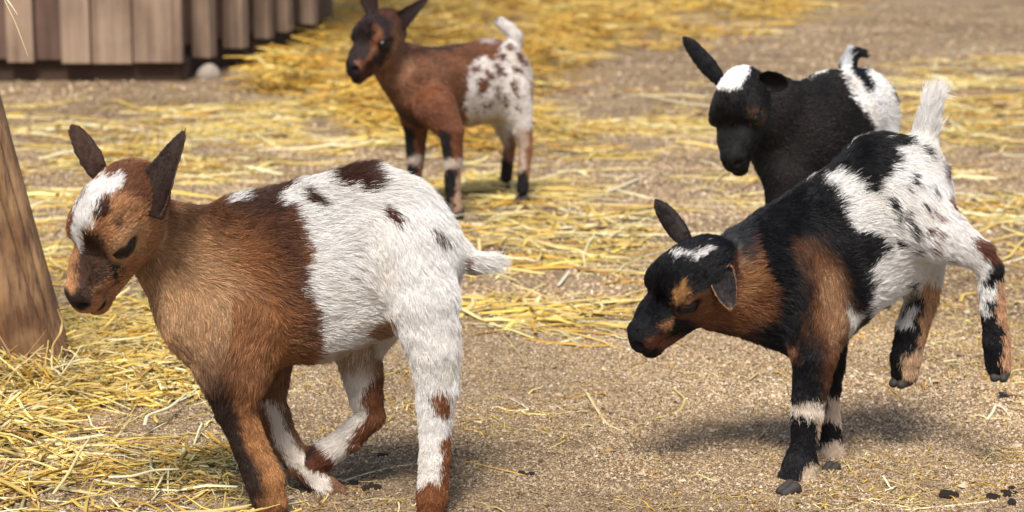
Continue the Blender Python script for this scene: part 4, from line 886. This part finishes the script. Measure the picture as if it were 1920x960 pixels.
# ------------------------------------------------------------------ leaning post
def make_post():
    m, n, b = new_mat('weathered_post_wood'); N = n.nodes; Lk = n.links
    co = N.new('ShaderNodeTexCoord'); mp = N.new('ShaderNodeMapping'); mp.inputs['Scale'].default_value = (1, 1, .09); Lk.new(co.outputs['Object'], mp.inputs[0])
    t = N.new('ShaderNodeTexNoise'); t.inputs['Scale'].default_value = 130; t.inputs['Detail'].default_value = 7; t.inputs['Roughness'].default_value = .65; Lk.new(mp.outputs[0], t.inputs[0])
    t2 = N.new('ShaderNodeTexNoise'); t2.inputs['Scale'].default_value = 14; t2.inputs['Detail'].default_value = 4; Lk.new(co.outputs['Object'], t2.inputs[0])
    r = N.new('ShaderNodeValToRGB'); r.color_ramp.elements[0].position = .33; r.color_ramp.elements[0].color = (.13, .062, .03, 1); r.color_ramp.elements[1].position = .66; r.color_ramp.elements[1].color = (.37, .215, .10, 1)
    e = r.color_ramp.elements.new(.5); e.color = (.29, .175, .09, 1)
    Lk.new(t.outputs['Fac'], r.inputs[0])
    r2 = N.new('ShaderNodeValToRGB'); r2.color_ramp.elements[0].position = .35; r2.color_ramp.elements[0].color = (.42, .33, .28, 1); r2.color_ramp.elements[1].position = .6; r2.color_ramp.elements[1].color = (1, 1, 1, 1); Lk.new(t2.outputs['Fac'], r2.inputs[0])
    mu = N.new('ShaderNodeMix'); mu.data_type = 'RGBA'; mu.blend_type = 'MULTIPLY'; mu.inputs[0].default_value = 1; Lk.new(r.outputs[0], mu.inputs[6]); Lk.new(r2.outputs[0], mu.inputs[7]); Lk.new(mu.outputs[2], b.inputs['Base Color'])
    b.inputs['Roughness'].default_value = .8
    bp = N.new('ShaderNodeBump'); bp.inputs['Strength'].default_value = .7; bp.inputs['Distance'].default_value = .003; Lk.new(t.outputs['Fac'], bp.inputs['Height']); Lk.new(bp.outputs[0], b.inputs['Normal'])
    base = G(76, 718); Yp = base[1]; top = P(-136, -60, Yp+.0); ax = nrm(top-base); Ln = np.linalg.norm(top-base)*1.25
    x = nrm(np.cross(ax, [0, 1, 0])); y = np.cross(ax, x)
    nr, na = 220, 120; t_ = np.linspace(-.03, 1, nr); a = np.linspace(0, 2*math.pi, na, endpoint=False)
    T, A = np.meshgrid(t_, a, indexing='ij')
    rad = .0495-.008*T
    pp = np.stack([np.cos(A).ravel()*3, np.sin(A).ravel()*3, T.ravel()*4], 1)
    rad = rad*(1+.05*vnoise(pp, .5, 3).reshape(T.shape)+.025*vnoise(pp, 1.8, 6).reshape(T.shape))
    # drying cracks: long narrow clefts that wander down the log
    def cleft(a0, wob, w, dpt, t0, t1):
        ca = a0+wob*np.sin(T*5+a0); dd = np.abs((A-ca+math.pi) % (2*math.pi)-math.pi)
        return dpt*np.exp(-(dd/w)**2)*np.clip((T-t0)*12, 0, 1)*np.clip((t1-T)*12, 0, 1)
    fa = math.atan2((np.array([0, -1, 0.])@y), (np.array([0, -1, 0.])@x)); s_ = np.sign(x[0])
    rt = 1 if x[0]*math.cos(fa+.5)+y[0]*math.sin(fa+.5) > x[0]*math.cos(fa)+y[0]*math.sin(fa) else -1
    rad = rad-cleft(fa+rt*.72, .10, .06, .014, .12, 1.2)-cleft(fa+rt*.25, -.08, .035, .006, -.1, .3)-cleft(fa-rt*.4, .05, .03, .005, .05, .5)-cleft(fa+rt*1.1, .04, .05, .009, .06, .6)
    V = base+ax*(T[..., None]*Ln)+x*(np.cos(A)*rad)[..., None]+y*(np.sin(A)*rad)[..., None]
    V = V.reshape(-1, 3); i = (np.arange(nr-1)*na)[:, None]; k = np.arange(na)[None]
    Q = np.stack([i+k, i+(k+1) % na, i+na+(k+1) % na, i+na+k], -1).reshape(-1, 4)
    # close the top with a ring collapsed to the axis
    V = np.concatenate([V, np.tile(base+ax*Ln, (1, 1))]); c_ = len(V)-1; j = (nr-1)*na
    Q = np.concatenate([Q, [[j+q, j+(q+1) % na, c_, c_] for q in range(0, na, 1)]]) if False else Q
    V2 = V-base
    o = np_mesh('wooden_post', V2, Q, m); o.location = base
    cap = np_mesh('post_top', np.concatenate([V2[j:j+na], [ax*Ln+ax*.002]]), np.array([[q, (q+1) % na, na] for q in range(na)]), m, o)
    tag(o, 'round weathered wooden post leaning left at the edge of the straw bed', 'post')
    return Yp
YP = make_post()
stalk('hanging_straw', 'thin pale straw hanging in the air from the leaning post at top left', [P(-74, -40, YP-.035), P(-30, -60, YP-.12), P(0, -30, YP-.2), P(8, 0, YP-.22), P(28, 40, YP-.22), P(40, 72, YP-.22), P(53, 106, YP-.22)], .0024, (.74, .62, .34))
stalk('hanging_straw', 'short frayed straw end beside the thin hanging straw at top left', [P(-74, -48, YP-.035), P(-20, -70, YP-.13), P(4, -12, YP-.22), P(20, 8, YP-.225), P(33, 28, YP-.225)], .0034, (.78, .72, .52))
stalk('straw_stalk', 'curled dry strand clinging to the foot of the wooden post', [G(92, 690)+np.array([0, -.03, .01]), P(98, 680, YP-.055), P(98, 648, YP-.052), P(112, 628, YP-.05), P(118, 606, YP-.042), P(108, 580, YP-.045)], .0048, (.50, .34, .14), GRP)
stalk('straw_stalk', 'dark thin stalk leaning on the left side of the post foot', [P(-12, 612, YP-.07), P(14, 655, YP-.075), P(38, 704, YP-.08), P(60, 716, YP-.08)], .0034, (.40, .24, .12), GRP)

# ------------------------------------------------------------------ timber shed
def wood(name, dark, light, sc=40, axis=(1, 1, .06)):
    m, n, b = new_mat(name); N = n.nodes; Lk = n.links
    co = N.new('ShaderNodeTexCoord'); mp = N.new('ShaderNodeMapping'); mp.inputs['Scale'].default_value = axis; Lk.new(co.outputs['Object'], mp.inputs[0])
    t = N.new('ShaderNodeTexNoise'); t.inputs['Scale'].default_value = sc; t.inputs['Detail'].default_value = 6; Lk.new(mp.outputs[0], t.inputs[0])
    r = N.new('ShaderNodeValToRGB'); r.color_ramp.elements[0].position = .3; r.color_ramp.elements[1].position = .7
    r.color_ramp.elements[0].color = (*dark, 1); r.color_ramp.elements[1].color = (*light, 1); oi = N.new('ShaderNodeObjectInfo'); md_ = N.new('ShaderNodeMath'); md_.operation = 'MULTIPLY_ADD'; md_.inputs[1].default_value = .3; Lk.new(oi.outputs['Random'], md_.inputs[0])
    t3 = N.new('ShaderNodeTexNoise'); t3.inputs['Scale'].default_value = 6; t3.inputs['Detail'].default_value = 5; Lk.new(co.outputs['Object'], t3.inputs[0]); Lk.new(t3.outputs['Fac'], md_.inputs[2])
    ad = N.new('ShaderNodeMath'); ad.operation = 'MULTIPLY_ADD'; ad.inputs[1].default_value = .8; ad.inputs[2].default_value = -.5; Lk.new(md_.outputs[0], ad.inputs[0])
    ad2 = N.new('ShaderNodeMath'); ad2.operation = 'ADD'; Lk.new(t.outputs['Fac'], ad2.inputs[0]); Lk.new(ad.outputs[0], ad2.inputs[1])
    Lk.new(ad2.outputs[0], r.inputs[0]); Lk.new(r.outputs[0], b.inputs['Base Color'])
    b.inputs['Roughness'].default_value = .85
    bp = N.new('ShaderNodeBump'); bp.inputs['Strength'].default_value = .4; bp.inputs['Distance'].default_value = .004; Lk.new(t.outputs['Fac'], bp.inputs['Height']); Lk.new(bp.outputs[0], b.inputs['Normal'])
    return m
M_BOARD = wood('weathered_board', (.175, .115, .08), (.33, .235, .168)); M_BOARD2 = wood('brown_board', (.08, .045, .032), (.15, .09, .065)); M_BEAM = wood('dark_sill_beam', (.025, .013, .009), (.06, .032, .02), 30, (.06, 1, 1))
def prism(name, quad, z0, z1, mat, parent):
    """box on a ground quad (4 xy points, anticlockwise)"""
    q = np.array(quad, float); V = np.array([[*p, z0] for p in q]+[[*p, z1] for p in q])
    F_ = [[0, 3, 2, 1], [4, 5, 6, 7]]+[[i, (i+1) % 4, 4+(i+1) % 4, 4+i] for i in range(4)]
    o = np_mesh(name, V, F_, mat, parent, smooth=False)
    md = o.modifiers.new('bevel', 'BEVEL'); md.width = .003; md.segments = 2
    return o
def make_shed():
    root = bpy.data.objects.new('wooden_shed', None); COL.objects.link(root)
    tag(root, 'brown board and batten wooden shed with a dark sill at top left', 'shed')
    Yc = 6.72
    XW = lambda px, Y: (px-960)/F_PX*(Y*CP+.04)*1.01
    zb = lambda py, Y: P(960, py, Y)[2]
    corner = np.array([XW(344, Yc), Yc]); zB = zb(118, Yc); H = 1.9
    # front wall: boards side by side, alternating proud
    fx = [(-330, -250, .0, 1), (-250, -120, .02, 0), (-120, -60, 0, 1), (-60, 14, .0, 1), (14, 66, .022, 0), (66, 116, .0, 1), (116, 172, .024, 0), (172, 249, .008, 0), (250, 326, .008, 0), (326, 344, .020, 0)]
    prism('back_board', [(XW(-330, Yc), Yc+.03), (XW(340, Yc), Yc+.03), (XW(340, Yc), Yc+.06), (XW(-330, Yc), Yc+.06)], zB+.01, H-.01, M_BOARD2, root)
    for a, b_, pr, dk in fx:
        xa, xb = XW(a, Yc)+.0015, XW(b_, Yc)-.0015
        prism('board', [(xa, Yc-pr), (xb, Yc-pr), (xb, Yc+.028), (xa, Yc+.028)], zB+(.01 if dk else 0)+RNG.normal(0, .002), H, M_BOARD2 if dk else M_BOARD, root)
    # side wall receding to the right
    e = np.array([XW(645, 7.95), 7.95]); d = e-corner; L_ = np.linalg.norm(d); d = d/L_; nrm_ = np.array([d[1], -d[0]])  # outward (to the right / camera)
    sx = corner+d*.03+nrm_*(-.03)
    def side(u0, u1, p0, p1, z0, mat, nm='board'):
        a = sx+d*u0; b2 = sx+d*u1
        prism(nm, [a+nrm_*p1, b2+nrm_*p1, b2+nrm_*p0, a+nrm_*p0][::-1], z0, H, mat, root)
    side(0, L_-.03, -.04, -.01, .10, M_BOARD2, 'back_board')
    # boards and raised battens: measured stops on the picture edge, turned into distances along the wall
    def u_of(px):
        r_ = ray(px, 60); k_ = r_[:2]; A = np.array([[k_[0], -d[0]], [k_[1], -d[1]]]); s_, u = np.linalg.solve(A, corner); return u
    for a, b_ in ((372, 408), (430, 470), (488, 516), (528, 552), (575, 600)):
        u0 = u_of(a); Yw = (corner+d*u0)[1]; pr_ = (b_-a)/F_PX*Yw
        side(u0, u0+.05, -.008, pr_*.9, .055+.045*u0, M_BOARD, 'batten')
    # sill beam and footing
    prism('sill_beam', [(XW(-330, Yc), Yc+.03), (XW(345, Yc), Yc+.03), (XW(345, Yc), Yc+.16), (XW(-330, Yc), Yc+.16)], -.02, zB+.008, M_BEAM, root)
    a = corner+d*.12-nrm_*.07
    prism('sill_beam', [a, a-nrm_*.1, a-nrm_*.1+d*(L_-.15), a+d*(L_-.15)], -.02, .095, M_BEAM, root)
    prism('roof', [(XW(-360, Yc), Yc-.25), (corner[0]+.30, Yc-.25), (e[0]+.3, e[1]+.2), (XW(-360, Yc), e[1]+.2)], H+.003, H+.09, M_BEAM, root)
    return root
make_shed()
# rough stone by the corner of the shed
m, n, b = new_mat('pale_stone'); t = n.nodes.new('ShaderNodeTexNoise'); t.inputs['Scale'].default_value = 30; t.inputs['Detail'].default_value = 6
r = n.nodes.new('ShaderNodeValToRGB'); r.color_ramp.elements[0].color = (.20, .165, .135, 1); r.color_ramp.elements[1].color = (.44, .38, .32, 1); n.links.new(t.outputs['Fac'], r.inputs[0]); n.links.new(r.outputs[0], b.inputs['Base Color']); b.inputs['Roughness'].default_value = .9
def stone(label, px, py, r_):
    c = G(px, py); pr = [Prim('cone', c+np.array([-r_*.4, 0, r_*.3]), c+np.array([r_*.5, r_*.2, r_*.35]), r_*.8, r_*.6, k=.02), Prim('cone', c+np.array([0, 0, r_*.5]), c+np.array([r_*.2, 0, r_*.8]), r_*.5, r_*.4, k=.02)]
    V, Q = polygonise(pr, r_*.08); V = relax(V, Q, 1)+vnoise3(V, 1.2/r_, 3)*r_*.14
    tag(np_mesh('stone', V, Q, m), label, 'stone', 'stones by the shed')
stone('pale rounded stone at the foot of the shed corner', 392, 146, .033)
stone('small grey stone under the front sill of the shed', 68, 146, .035)

# ------------------------------------------------------------------ the goats
kid_front_left()
kid_right()
kid_black()
kid_back()
